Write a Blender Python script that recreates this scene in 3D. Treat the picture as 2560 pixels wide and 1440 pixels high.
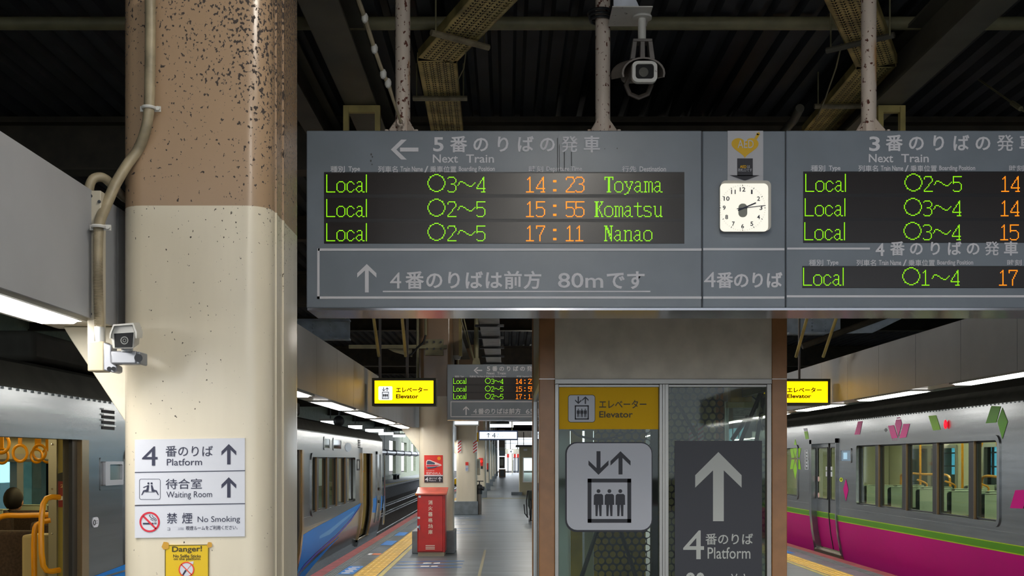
import bpy, math, random
from mathutils import Vector, Matrix
random.seed(4)
for o in list(bpy.data.objects): bpy.data.objects.remove(o)
sc = bpy.context.scene; col = sc.collection
# ------------------------------------------------------------------ camera, world, exposure
F, CX, CY, H = 2670.0, 1266.0, 1148.0, 1.5      # focal length and principal point of the 2560x1440 frame, eye height
cd = bpy.data.cameras.new('camera'); cam = bpy.data.objects.new('camera', cd); col.objects.link(cam)
cam.location = (0, 0, H); cam.rotation_euler = (math.pi/2, 0, 0)
cd.sensor_width = 36; cd.lens = F/2560*36; cd.shift_x = (1280-CX)/2560; cd.shift_y = (CY-720)/2560
cd.clip_start = .05; cd.clip_end = 600
sc.camera = cam
w = bpy.data.worlds.new('overcast_sky'); sc.world = w; w.use_nodes = True
bg = w.node_tree.nodes['Background']; bg.inputs[0].default_value = (.84, .92, 1, 1); bg.inputs[1].default_value = 2.2
vs = sc.view_settings; vs.view_transform = 'Standard'; vs.look = 'None'; vs.gamma = 1; vs.use_curve_mapping = False
vs.exposure = 0.35
sc.cycles.use_denoising = True
sc.cycles.max_bounces = 8; sc.cycles.sample_clamp_indirect = 6
LAMP, TRAINLAMP, ROOFLAMP = 20.0, 22.0, 50.0   # radiance of the platform tubes, the car lamps and the roof lamps

def X(px, Y): return (px-CX)/F*Y
def Z(py, Y): return H+(CY-py)/F*Y
def P(px, py, Y): return (X(px, Y), Y, Z(py, Y))
def lin(c):
    c = c/255.0
    return c/12.92 if c <= .04045 else ((c+.055)/1.055)**2.4
def rgb(t): return (lin(t[0]), lin(t[1]), lin(t[2]), 1)

# ------------------------------------------------------------------ materials
MATS = {}
def mat(name, c, rough=.5, metal=0, var=0, scale=6, bump=0, emit=0, stretch=(1,1,1), coat=0, spec=.5):
    if name in MATS: return MATS[name]
    m = bpy.data.materials.new(name); m.use_nodes = True; nt = m.node_tree; N = nt.nodes; L = nt.links
    b = N['Principled BSDF']; b.inputs['Base Color'].default_value = rgb(c)
    b.inputs['Roughness'].default_value = rough; b.inputs['Metallic'].default_value = metal
    b.inputs['Coat Weight'].default_value = coat; b.inputs['Specular IOR Level'].default_value = spec
    if emit:
        b.inputs['Emission Color'].default_value = rgb(c); b.inputs['Emission Strength'].default_value = emit
    if var or bump:
        tc = N.new('ShaderNodeNewGeometry'); mp = N.new('ShaderNodeMapping'); mp.inputs['Scale'].default_value = stretch
        nz = N.new('ShaderNodeTexNoise'); nz.inputs['Scale'].default_value = scale; nz.inputs['Detail'].default_value = 6
        L.new(tc.outputs['Position'], mp.inputs[0]); L.new(mp.outputs[0], nz.inputs['Vector'])
        if var:
            mx = N.new('ShaderNodeMix'); mx.data_type = 'RGBA'; r = N.new('ShaderNodeMapRange')
            r.inputs[1].default_value = .35; r.inputs[2].default_value = .65
            L.new(nz.outputs['Fac'], r.inputs[0]); L.new(r.outputs[0], mx.inputs['Factor'])
            mx.inputs['A'].default_value = rgb([x*(1-var) for x in c]); mx.inputs['B'].default_value = rgb([min(255, x*(1+var*.6)) for x in c])
            L.new(mx.outputs['Result'], b.inputs['Base Color'])
        if bump:
            bp = N.new('ShaderNodeBump'); bp.inputs['Strength'].default_value = bump; bp.inputs['Distance'].default_value = .01
            L.new(nz.outputs['Fac'], bp.inputs['Height']); L.new(bp.outputs[0], b.inputs['Normal'])
    MATS[name] = m; return m
def glass(name, tint, amount=.12):
    if name in MATS: return MATS[name]
    m = bpy.data.materials.new(name); m.use_nodes = True; nt = m.node_tree; N = nt.nodes; L = nt.links
    N.remove(N['Principled BSDF']); out = N['Material Output']
    t = N.new('ShaderNodeBsdfTransparent'); t.inputs[0].default_value = rgb(tint)
    g = N.new('ShaderNodeBsdfGlossy'); g.inputs['Roughness'].default_value = .03
    fr = N.new('ShaderNodeLayerWeight'); fr.inputs[0].default_value = .5
    pw = N.new('ShaderNodeMath'); pw.operation = 'POWER'; pw.inputs[1].default_value = 5; L.new(fr.outputs['Facing'], pw.inputs[0])
    ad = N.new('ShaderNodeMath'); ad.operation = 'MULTIPLY_ADD'; ad.use_clamp = True; ad.inputs[1].default_value = .9; ad.inputs[2].default_value = .02+amount
    mx = N.new('ShaderNodeMixShader'); L.new(pw.outputs[0], ad.inputs[0]); L.new(ad.outputs[0], mx.inputs[0])
    L.new(t.outputs[0], mx.inputs[1]); L.new(g.outputs[0], mx.inputs[2]); L.new(mx.outputs[0], out.inputs[0])
    MATS[name] = m; return m
def speckled(name, c, dirt, split=None, c2=None, rough=.25, dens=.56, zlo=1.9, zhi=4.2, xb=None, scale=34, rust=None):
    """gloss paint with peeled or dirty flecks that get denser higher up; optional second paint above z = split"""
    m = bpy.data.materials.new(name); m.use_nodes = True; nt = m.node_tree; N = nt.nodes; L = nt.links; b = N['Principled BSDF']
    g = N.new('ShaderNodeNewGeometry'); sx = N.new('ShaderNodeSeparateXYZ'); L.new(g.outputs['Position'], sx.inputs[0])
    def math_(op, a, bb):
        n = N.new('ShaderNodeMath'); n.operation = op
        for i, v in enumerate((a, bb)):
            if isinstance(v, (int, float)): n.inputs[i].default_value = v
            else: L.new(v, n.inputs[i])
        return n.outputs[0]
    def noise(sc_, st, det=4, off=0):
        mp = N.new('ShaderNodeMapping'); mp.inputs['Scale'].default_value = st; mp.inputs['Location'].default_value = (off, off, off)
        nz = N.new('ShaderNodeTexNoise'); nz.inputs['Scale'].default_value = sc_; nz.inputs['Detail'].default_value = det
        L.new(g.outputs['Position'], mp.inputs[0]); L.new(mp.outputs[0], nz.inputs['Vector']); return nz.outputs['Fac']
    def mix(f, a, bb):
        n = N.new('ShaderNodeMix'); n.data_type = 'RGBA'; L.new(f, n.inputs['Factor'])
        for k, v in (('A', a), ('B', bb)):
            if isinstance(v, tuple): n.inputs[k].default_value = v
            else: L.new(v, n.inputs[k])
        return n.outputs['Result']
    def rng(v, lo, hi):
        n = N.new('ShaderNodeMapRange'); L.new(v, n.inputs[0]); n.inputs[1].default_value = lo; n.inputs[2].default_value = hi; return n.outputs[0]
    base = rgb(c)
    base = mix(rng(noise(3, (3, 3, .5)), .3, .7), tuple([x*.92 for x in base[:3]]+[1]), base)
    if split: base = mix(rng(sx.outputs['Z'], split-.001, split+.001), base, rgb(c2))
    f = noise(scale, (1, 1, .75), 5)
    patch = noise(2.3, (1, 1, .6), 3, 7)
    hgt = rng(sx.outputs['Z'], zlo, zhi)
    thr = math_('SUBTRACT', dens+.16, math_('MULTIPLY', hgt, .15))
    thr = math_('SUBTRACT', thr, math_('MULTIPLY', math_('SUBTRACT', patch, .5), .22))
    if xb: thr = math_('SUBTRACT', thr, math_('MULTIPLY', rng(sx.outputs['X'], xb[0], xb[1]), math_('MULTIPLY', hgt, .13)))
    fl = rng(math_('SUBTRACT', f, thr), 0, .03)
    base = mix(fl, base, rgb(dirt))
    if rust:
        base = mix(rng(noise(4, (2, 2, .5), 6, 3), .62, .72), base, rgb(rust))
    L.new(base, b.inputs['Base Color'])
    ro = N.new('ShaderNodeMapRange'); L.new(fl, ro.inputs[0]); ro.inputs[3].default_value = rough; ro.inputs[4].default_value = .85
    L.new(ro.outputs[0], b.inputs['Roughness'])
    bp = N.new('ShaderNodeBump'); bp.inputs['Strength'].default_value = .25; bp.inputs['Distance'].default_value = .01
    L.new(math_('ADD', math_('MULTIPLY', fl, .4), noise(5, (1, 1, .5), 2, 2)), bp.inputs['Height']); L.new(bp.outputs[0], b.inputs['Normal'])
    MATS[name] = m; return m

CREAM, BROWN = (216, 206, 184), (160, 134, 108)
m_col = speckled('column paint', CREAM, (58, 50, 46), 2.444, BROWN, xb=(-1.3, -.9), dens=.535, scale=88, zlo=2.1, zhi=3.6)
m_col2 = speckled('far column paint', CREAM, (80, 70, 60), 2.505, (140, 112, 84), dens=.7)
m_pole = speckled('rusty white paint', (214, 198, 184), (96, 52, 40), dens=.60, zlo=3.0, zhi=3.2, rust=(190, 140, 84), scale=44, rough=.45)
m_camwhite = speckled('dirty white paint', (205, 203, 198), (70, 62, 56), dens=.68, zlo=2.0, zhi=4, scale=40, rough=.4)
m_plinth = mat('grey plinth paint', (112, 120, 126), .6, var=.1)
m_sign = mat('grey sign enamel', (126, 134, 144), .35, var=.04, scale=3)
m_signbot = mat('polished sign underside', (150, 150, 155), .16, .75)
m_white = mat('white print', (226, 224, 230), .5)
m_black = mat('black print', (38, 38, 48), .5)
m_navy = mat('navy print', (40, 42, 66), .5)
m_sticker = mat('white sign sheet', (200, 202, 211), .42)
m_led_bg = mat('led matrix', (40, 33, 32), .28, var=.12, scale=300)
m_led_gap = mat('led gap', (22, 20, 24), .4)
m_led_g = mat('green led', (138, 228, 0), .5, emit=1.0)
m_led_o = mat('orange led', (255, 130, 10), .5, emit=1.25)
m_tube = mat('fluorescent diffuser', (255, 252, 246), .5, emit=LAMP)
m_tubefar = mat('small roof lamp glow', (240, 250, 255), .5, emit=6)
m_roofadd = mat('added roof lamp tube', (255, 250, 240), .5, emit=42)  # for the lamps added behind the board to brighten the far board
m_roofnear = mat('unseen roof lamp tube', (255, 250, 240), .5, emit=ROOFLAMP)
m_fix = mat('lamp housing', (170, 168, 160), .5)
m_fascia = mat('fascia panel paint', (152, 154, 158), .45, var=.04, scale=2)
m_cream = mat('cream steel paint', (214, 205, 184), .4, var=.05)
m_roof = mat('dark corrugated sheet', (46, 48, 54), .7, var=.2, scale=2)
m_girder = mat('olive brown girder paint', (84, 80, 70), .55, var=.12, scale=3)
m_beam = mat('dark brown beam', (66, 58, 46), .6, var=.15)
m_ltsteel = mat('pale blue grey steel', (178, 190, 204), .5, var=.08)
m_tray = mat('yellowish zinc tray', (176, 160, 104), .5, .3, var=.22, scale=5)
m_traygrey = mat('grey zinc tray', (150, 148, 148), .5, .2, var=.1)
m_conduit = mat('beige conduit', (140, 128, 104), .5, var=.16, scale=12)
m_olive = mat('olive pipe paint', (128, 122, 92), .5, var=.1)
m_yelpole = mat('yellow beige pole paint', (178, 160, 96), .5, var=.1)
m_dark = mat('dark plastic', (30, 31, 34), .4)
m_black_rub = mat('black rubber', (22, 23, 26), .5)
m_stain = mat('brushed stainless', (136, 139, 140), .24, .92, var=.05, scale=5, bump=.05, stretch=(1, .15, 4))
m_alu = mat('satin aluminium', (184, 184, 182), .3, .9)
m_elalu = mat('elevator aluminium', (150, 147, 142), .38, .85)
m_chrome = mat('chrome', (205, 205, 205), .15, 1)
m_silver = mat('silver paint', (190, 192, 198), .35, .5)
m_gold = mat('bronze door frame', (168, 142, 104), .25, .85)
m_pillar = mat('tan steel pillar', (166, 116, 70), .35, var=.06, bump=.06, scale=8)
m_panel = mat('beige header panel', (222, 210, 190), .45, var=.05)
m_yellow = mat('yellow sign film', (238, 184, 0), .5, spec=.15)
m_boxglow = mat('lit yellow acrylic', (255, 194, 0), .4, emit=2.0)
m_boxwhite = mat('lit white acrylic', (232, 244, 255), .4, emit=1.1)
m_red = mat('red enamel', (186, 26, 20), .3, var=.06)
m_redlid = mat('faded red lid', (196, 90, 74), .45, var=.1)
m_postred = mat('poster red', (208, 44, 34), .5)
m_magenta = mat('magenta film', (176, 0, 112), .5, spec=.1)
m_pinkf = mat('pink film', (204, 50, 134), .42, spec=.2)
m_lime = mat('lime green film', (132, 190, 10), .42, spec=.2)
m_greenstripe = mat('green stripe film', (74, 134, 4), .42, spec=.2)
m_greenedge = mat('yellow green edge', (156, 180, 6), .42, spec=.2)
m_blue = mat('blue film', (0, 112, 196), .4, spec=.2)
m_bluel = mat('light blue film', (84, 150, 210), .4, spec=.25)
m_purple = mat('violet film', (60, 64, 176), .4, spec=.25)
m_carroof = mat('car roof paint', (66, 66, 60), .7, var=.1, spec=.25)
m_under = mat('underframe black', (24, 23, 23), .7)
m_lining = mat('cream lining', (196, 190, 160), .45)
m_carfloor = mat('car floor', (104, 100, 92), .5)
m_carlamp = mat('car lamp', (255, 246, 226), .5, emit=TRAINLAMP); m_carlampw = mat('warm car lamp', (255, 232, 170), .5, emit=TRAINLAMP*.3)
m_seat = mat('dark brown moquette', (62, 48, 42), .9, var=.2, scale=60)
m_seatg = mat('dark grey moquette', (44, 47, 48), .9, var=.15, scale=60)
m_cover = mat('pale green antimacassar', (192, 204, 180), .7)
m_rail = mat('yellow handrail', (224, 150, 14), .3)
m_concrete = None
m_tactile = mat('yellow tactile tile', (200, 158, 42), .55, var=.08, scale=4)
m_tactline = mat('faded yellow line', (176, 160, 84), .6, var=.1)
m_edge = mat('dusty red edge paint', (152, 74, 72), .6, var=.14)
m_grate = mat('ribbed concrete edge', (112, 118, 118), .6, var=.12)
m_bluemark = mat('blue floor tape', (36, 118, 196), .6)
m_whitemark = mat('white floor tape', (206, 206, 206), .6)
m_orangemark = mat('orange floor tape', (206, 120, 76), .6)
m_ballast = mat('track ballast', (56, 48, 42), .95, var=.4, scale=14, bump=.8)
m_railsteel = mat('rail steel', (170, 172, 180), .25, .9)
m_slabdark = mat('platform wall concrete', (84, 86, 92), .8, var=.15)
m_wallgreen = mat('pale green wall paint', (160, 166, 142), .6, var=.06)
m_bronze = mat('dark bronze edge', (112, 90, 62), .4, .5)
m_glass_g = glass('green car glass', (206, 220, 212), .02)
m_glass_c = glass('clear glass', (214, 222, 216), .0)
m_glass_far = glass('teal far window glass', (140, 200, 210), .0)
m_lens = mat('dark camera glass', (24, 25, 28), .4, spec=.12)
m_mesh = mat('dark perforated sheet', (62, 58, 44), .5, .2)
m_mustard = mat('mustard panel', (232, 190, 50), .5, var=.1)
m_skin = mat('skin', (206, 160, 132), .6); m_hair = mat('dark hair', (24, 20, 20), .6); m_coat = mat('dark jacket', (34, 30, 32), .8)

# ------------------------------------------------------------------ mesh helpers
ROOT = {}
def setp(o, label=None, cat=None, group=None, kind=None):
    if label: o['label'] = label
    if cat: o['category'] = cat
    if group: o['group'] = group
    if kind: o['kind'] = kind
    return o
def thing(name, label, cat, loc, group=None, kind=None):
    o = bpy.data.objects.new(name, None); o.empty_display_size = .1; col.objects.link(o); o.location = loc
    ROOT[o.name] = Vector(loc); return setp(o, label, cat, group, kind)
tmp = bpy.data.scenes.new('lettering_layout'); TXT = {}
def outline(s, off):
    k = (s, off)
    if k not in TXT:
        c = bpy.data.curves.new('t', 'FONT'); c.body = s; c.offset = off; c.resolution_u = 3
        o = bpy.data.objects.new('t', c); tmp.collection.objects.link(o)
        vl = tmp.view_layers[0]; vl.update(); dg = vl.depsgraph
        me = bpy.data.meshes.new_from_object(o.evaluated_get(dg), depsgraph=dg)
        TXT[k] = ([(v.co.x, v.co.y) for v in me.vertices], [tuple(p.vertices) for p in me.polygons], sum(p.area for p in me.polygons))
        bpy.data.objects.remove(o); bpy.data.curves.remove(c); bpy.data.meshes.remove(me)
    return TXT[k]
def glyphs(s, off=0):                              # one string as a flat mesh; a heavier weight per character, as far as its fill stays sound
    k = (s, off, 'w')
    if k not in TXT:
        if not off or len(s) == 1:
            a0 = outline(s, 0)[2]; q = off
            while q > .003 and not (1.0+q*8 < outline(s, q)[2]/max(a0, 1e-6) < 1.0+q*34): q *= .75
            TXT[k] = outline(s, q if q > .003 else 0)[:2]
        else:                                       # character by character, at the pen positions of the plain string
            vs, fs = [], []; base = outline(s, 0)[0]
            for i, ch in enumerate(s):
                if ch == ' ': continue
                pen = max(v[0] for v in outline(s[:i]+'l', 0)[0])-max(v[0] for v in outline('l', 0)[0])
                v1, f1 = glyphs(ch, off); n = len(vs); vs += [(v[0]+pen, v[1]) for v in v1]; fs += [tuple(i_+n for i_ in f) for f in f1]
            TXT[k] = (vs, fs)
    return TXT[k]
class B:
    def __init__(s, T=None): s.v = []; s.f = []; s.mi = []; s.cur = 0; s.T = T
    def P(s, px, py, Y):
        if s.T: px, py = s.T(px, py)
        return P(px, py, Y)
    def add(s, vs, fs):
        n = len(s.v); s.v += [tuple(p) for p in vs]; s.f += [tuple(i+n for i in f) for f in fs]; s.mi += [s.cur]*len(fs); return s
    def box(s, a, b):
        x0, x1 = sorted((a[0], b[0])); y0, y1 = sorted((a[1], b[1])); z0, z1 = sorted((a[2], b[2]))
        return s.add([(x0,y0,z0),(x1,y0,z0),(x1,y1,z0),(x0,y1,z0),(x0,y0,z1),(x1,y0,z1),(x1,y1,z1),(x0,y1,z1)],
                     [(0,3,2,1),(4,5,6,7),(0,1,5,4),(1,2,6,5),(2,3,7,6),(3,0,4,7)])
    def pbox(s, x0, x1, y0, y1, Y, d):            # box whose front face is a picture rectangle at depth Y
        a = s.P(x0, y0, Y); b = s.P(x1, y1, Y); return s.box(a, (b[0], Y+d, b[2]))
    def prism(s, pts, axis, d0, d1):              # pts in the plane normal to axis, extruded from d0 to d1
        def q(p, d): return (d, p[0], p[1]) if axis == 'x' else (p[0], d, p[1]) if axis == 'y' else (p[0], p[1], d)
        n = len(pts); vs = [q(p, d0) for p in pts]+[q(p, d1) for p in pts]
        return s.add(vs, [tuple(range(n)), tuple(range(2*n-1, n-1, -1))]+[((i+1)%n, i, i+n, (i+1)%n+n) for i in range(n)])
    def face(s, pts): return s.add(pts, [tuple(range(len(pts)))])
    def tube(s, path, r, n=10, r2=None, caps=True):
        path = [Vector(p) for p in path]; k = len(path); rs = r if isinstance(r, list) else [r+((r2-r)*i/(k-1) if r2 is not None else 0) for i in range(k)]
        vs = []; up = None
        for i, p in enumerate(path):
            t = (path[min(i+1, k-1)]-path[max(i-1, 0)]).normalized()
            if up is None: up = t.orthogonal().normalized()
            up = (up-t*up.dot(t)).normalized(); sd = t.cross(up)
            vs += [p+(up*math.cos(a)+sd*math.sin(a))*rs[i] for a in [2*math.pi*j/n for j in range(n)]]
        fs = [(i*n+j, i*n+(j+1)%n, (i+1)*n+(j+1)%n, (i+1)*n+j) for i in range(k-1) for j in range(n)]
        if caps: fs += [tuple(range(n-1, -1, -1)), tuple(range((k-1)*n, k*n))]
        return s.add(vs, fs)
    def cyl(s, a, b, r, n=14, r2=None): return s.tube([a, b], r, n, r2)
    def sph(s, c, r, n=12, sc_=(1,1,1)):
        k = n//2; vs = [(c[0]+r*sc_[0]*math.sin(math.pi*i/k)*math.cos(2*math.pi*j/n), c[1]+r*sc_[1]*math.sin(math.pi*i/k)*math.sin(2*math.pi*j/n), c[2]+r*sc_[2]*math.cos(math.pi*i/k)) for i in range(k+1) for j in range(n)]
        return s.add(vs, [(i*n+j, (i+1)*n+j, (i+1)*n+(j+1)%n, i*n+(j+1)%n) for i in range(k) for j in range(n)])
    def torus(s, c, R, r, axis='y', n=20, m=8, sy=1):
        vs = []
        for i in range(n):
            a = 2*math.pi*i/n
            for j in range(m):
                b = 2*math.pi*j/m; q = R+r*math.cos(b); u, v, t = q*math.cos(a), q*math.sin(a)*sy, r*math.sin(b)
                vs.append((c[0]+u, c[1]+t, c[2]+v) if axis == 'y' else (c[0]+t, c[1]+u, c[2]+v) if axis == 'x' else (c[0]+u, c[1]+v, c[2]+t))
        return s.add(vs, [(i*m+j, ((i+1)%n)*m+j, ((i+1)%n)*m+(j+1)%m, i*m+(j+1)%m) for i in range(n) for j in range(m)])
    # flat print on a plane facing the platform (y = const), given in picture coordinates of that plane
    def pp(s, pts, Y): return s.face([s.P(a, b, Y) for a, b in pts])
    def rect(s, x0, x1, y0, y1, Y): return s.pp([(x0,y1),(x1,y1),(x1,y0),(x0,y0)], Y)
    def disc(s, cx, cy, r, Y, n=24, ry=None): return s.pp([(cx+r*math.cos(2*math.pi*i/n), cy+(ry or r)*math.sin(2*math.pi*i/n)) for i in range(n)], Y)
    def ring(s, cx, cy, r, r2, Y, n=36):
        vs = [s.P(cx+q*math.cos(2*math.pi*i/n), cy+q*math.sin(2*math.pi*i/n), Y) for i in range(n) for q in (r, r2)]
        return s.add(vs, [(2*i, 2*((i+1)%n), 2*((i+1)%n)+1, 2*i+1) for i in range(n)])
    def stroke(s, pts, wd, Y):
        for (a, b), (c, d) in zip(pts, pts[1:]):
            l = math.hypot(c-a, d-b) or 1; nx, ny = -(d-b)/l*wd/2, (c-a)/l*wd/2
            s.pp([(a+nx,b+ny),(c+nx,d+ny),(c-nx,d-ny),(a-nx,b-ny)], Y)
        return s
    def text(s, t, x0, x1, y0, y1, Y, off=0, skew=0):   # lettering fitted to a picture rectangle
        vs, fs = glyphs(t, off); xs = [v[0] for v in vs]; ys = [v[1] for v in vs]; a, b, c, d = min(xs), max(xs), min(ys), max(ys)
        return s.add([s.P(x0+(v[0]-a)/(b-a)*(x1-x0), y1-(v[1]-c)/(d-c)*(y1-y0)+skew*(v[0]-a)/(b-a)*(x1-x0), Y) for v in vs], fs)
    def chars(s, t, x0, pitch, em, yb, Y, off=0):       # one em box per character
        for i, ch in enumerate(t):
            if ch == ' ': continue
            vs, fs = glyphs(ch, off); s.add([s.P(x0+i*pitch+v[0]*em, yb-v[1]*em, Y) for v in vs], fs)
        return s
    def arrow(s, cx, y0, y1, w, st, Y, hd=None, flip=False):  # sign arrow pointing up, head with cut ends
        h = hd or w*.5; k = st*1.15
        pts = [(cx, y0), (cx+w/2, y0+h), (cx+w/2, y0+h+k), (cx+st/2, y0+k+st*.55), (cx+st/2, y1), (cx-st/2, y1), (cx-st/2, y0+k+st*.55), (cx-w/2, y0+h+k), (cx-w/2, y0+h)]
        tr = [(0,1,3),(1,2,3),(0,3,6),(3,4,5),(3,5,6),(0,6,8),(6,7,8)]
        if flip: pts = [(a, y0+y1-b) for a, b in pts]
        return s.add([s.P(a, b, Y) for a, b in pts], tr)
    def build(s, name, m, parent=None, at=None, bevel=0, smooth=True, kind=None, label=None, seg=2):
        org = Vector((0,0,0))
        if parent is not None: org = ROOT[parent.name]
        elif at is not None: org = Vector(at)
        me = bpy.data.meshes.new(name); me.from_pydata([tuple(Vector(v)-org) for v in s.v], [], s.f); me.update()
        ms = m if isinstance(m, (list, tuple)) else [m]
        for q in ms: me.materials.append(q)
        if len(ms) > 1: me.polygons.foreach_set('material_index', s.mi)
        if smooth:
            me.polygons.foreach_set('use_smooth', [True]*len(me.polygons)); me.set_sharp_from_angle(angle=.65)
        o = bpy.data.objects.new(name, me); col.objects.link(o)
        if parent is not None: o.parent = parent
        elif at is not None: o.location = at
        ROOT[o.name] = org
        if bevel:
            bv = o.modifiers.new('bevel', 'BEVEL'); bv.width = bevel; bv.segments = seg; bv.limit_method = 'ANGLE'; bv.harden_normals = False
        return setp(o, label, None, None, kind)
def rr(x0, x1, y0, y1, r, n=5):
    pts = []
    for cx, cy, a0 in ((x1-r, y1-r, 0), (x0+r, y1-r, 90), (x0+r, y0+r, 180), (x1-r, y0+r, 270)):
        pts += [(cx+r*math.cos(math.radians(a0+90*i/n)), cy+r*math.sin(math.radians(a0+90*i/n))) for i in range(n+1)]
    return pts
def frame(b, outer, inner, axis, d0, d1):         # ring between two outlines of equal length, extruded
    def q(p, d): return (d, p[0], p[1]) if axis == 'x' else (p[0], d, p[1])
    n = len(outer); vs = [q(p, d) for d in (d0, d1) for ring in (outer, inner) for p in ring]
    fs = []
    for i in range(n):
        j = (i+1)%n; fs += [(i, j, n+j, n+i), (2*n+i, 3*n+i, 3*n+j, 2*n+j), (i, 2*n+i, 2*n+j, j), (n+i, n+j, 3*n+j, 3*n+i)]
    return b.add(vs, fs)
def interp(tab, z):
    if z <= tab[0][0]: return tab[0][1]
    for (a, b), (c, d) in zip(tab, tab[1:]):
        if z <= c: return b+(d-b)*(z-a)/(c-a)
    return tab[-1][1]
# ------------------------------------------------------------------ the setting
PL, PR, Y0, Y1 = -2.52, 5.02, -40.0, 118.0
m_concrete = mat('worn platform asphalt', (104, 112, 117), .30, var=.16, scale=1.6, bump=.12, stretch=(.5, 2.2, 1))
fl = B().box((PL, Y0, -.35), (PR, Y1, 0)).build('floor', m_concrete); setp(fl, 'grey worn platform surface running between the two trains', 'platform floor', kind='structure')
B().box((PL+.5, Y0, -1.35), (PR-.5, Y1, -.35)).build('platform_wall', m_slabdark, fl)
for a, s in ((PL, 1), (PR, -1)):
    B().box((a, Y0, 0), (a+s*.16, Y1, .004)).build('edge_stripe', m_edge, fl, label='dusty red painted platform edge')
    g = B()
    for k in range(4): g.box((a+s*(.17+k*.036), Y0, 0), (a+s*(.196+k*.036), Y1, .006))
    g.build('ribbed_strip', m_grate, fl)
    B().box((a+s*.87, Y0, 0), (a+s*.93, Y1, .003)).build('inner_line', m_tactline, fl)
tile = B().box((-.147, -.147, 0), (.147, .147, .004))
for k in range(4): tile.prism([(-.14+k*.075, .004), (-.095+k*.075, .004), (-.105+k*.075, .010), (-.13+k*.075, .010)], 'y', -.14, .14)
tm_ = None
for (a, s, ya, yb) in ((PL, 1, 13.2, 66), (PR, -1, 12.6, 27)):
    n = int((yb-ya)/.3)
    for k in range(n):
        if tm_ is None:
            o = tile.build('tactile_tile', m_tactile, fl, smooth=False); tm_ = o.data
        else:
            o = bpy.data.objects.new('tactile_tile', tm_); col.objects.link(o); o.parent = fl
        o.location = (a+s*.70, ya+k*.3+.15, 0)
def flat(b, x0, x1, y0, y1, z=.003, sk=0): return b.face([(x0, y0, z), (x1, y0+sk, z), (x1, y1+sk, z), (x0, y1, z)])
def queue(Ys, x0=-1.56, x1=-.62, dy=.0):
    b = B()
    for y in Ys: flat(b, x0, x1, y-.03, y+.03, .003, .12)
    b.build('queue_line', m_bluemark, fl, label='blue taped queue line')
    b = B()
    for y0_, y1_ in zip(Ys, Ys[1:]):
        ym = (y0_+y1_)/2
        for xa, xb in ((-1.2, -1.08), (-1.05, -.96)): flat(b, xa, xb, ym-.09, ym+.07, .003, .02)
    b.build('queue_mark', m_whitemark, fl, label='white mark between the blue queue lines')
queue((14.7, 15.15, 15.6)); queue((21.6, 22.3, 23.0)); queue((24.6, 25.4)); queue((27.1, 27.9), -1.5, -.55)
for (xa, xb, ya, yb, m) in ((-2.2, -2.0, 13.9, 14.95, m_bluemark), (-2.18, -2.12, 16.7, 17.0, m_whitemark), (-2.11, -1.98, 16.7, 17.0, m_orangemark), (-2.2, -2.0, 18.6, 19.6, m_bluemark), (-2.2, -2.0, 20.9, 21.9, m_bluemark), (4.4, 4.6, 17.0, 18.2, m_bluemark), (4.42, 4.58, 18.6, 18.9, m_orangemark)):
    flat(B(), xa, xb, ya, yb).build('floor_sticker', m, fl, label='small coloured boarding sticker near the platform edge')
b = B()
for k in range(6): flat(b, -2.17+.03*(k % 2), -2.06+.03*(k % 2), 14.0+k*.15, 14.09+k*.15, .0045)
b.build('sticker_print', m_whitemark, fl)
flat(B(), -.37, -.33, 12.5, 17.6).build('joint_strip', mat('joint filler', (146, 140, 118), .7), fl)
flat(B(), -.9, 1.6, 40.7, 41.1).build('cross_line', m_tactline, fl)
b = B()
for y in (22, 26, 30, 34, 38, 47, 54, 60, 69, 80): flat(b, -.9, 4, y, y+.06, .002)
b.build('floor_joint', mat('dark joint', (72, 76, 80), .5), fl)
# track beds, rails
tb = B().box((-60, -140, -1.6), (PL+.4, 260, -1.3)).box((PR-.4, -140, -1.6), (60, 260, -1.3)).box((-2.2, 118, -1.6), (4.7, 260, -1.3)).build('ground', m_ballast); setp(tb, 'brown ballast of the track beds beside the platform', 'track bed', kind='structure')
for x in (-3.57, -4.64, -6.05, -7.12, 6.05, 7.12, 9.3, 10.37):
    b = B().prism([(x-.06, -1.3), (x+.06, -1.3), (x+.06, -1.27), (x+.012, -1.25), (x+.012, -1.19), (x+.035, -1.18), (x+.035, -1.14), (x-.035, -1.14), (x-.035, -1.18), (x-.012, -1.19), (x-.012, -1.25), (x-.06, -1.27)], 'y', -14, 180)
    o = b.build('rail', m_railsteel, at=(x, 0, -1.3))
    setp(o, {-3.57: 'steel rail hugging the red platform edge under the silver train', -4.64: 'second steel rail out from the left platform edge', -6.05: 'steel rail of the far left track, inner one', -7.12: 'steel rail running close under the opposite platform'}.get(x, 'steel rail on the side of the magenta train'), 'rail', 'running rails')
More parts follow.
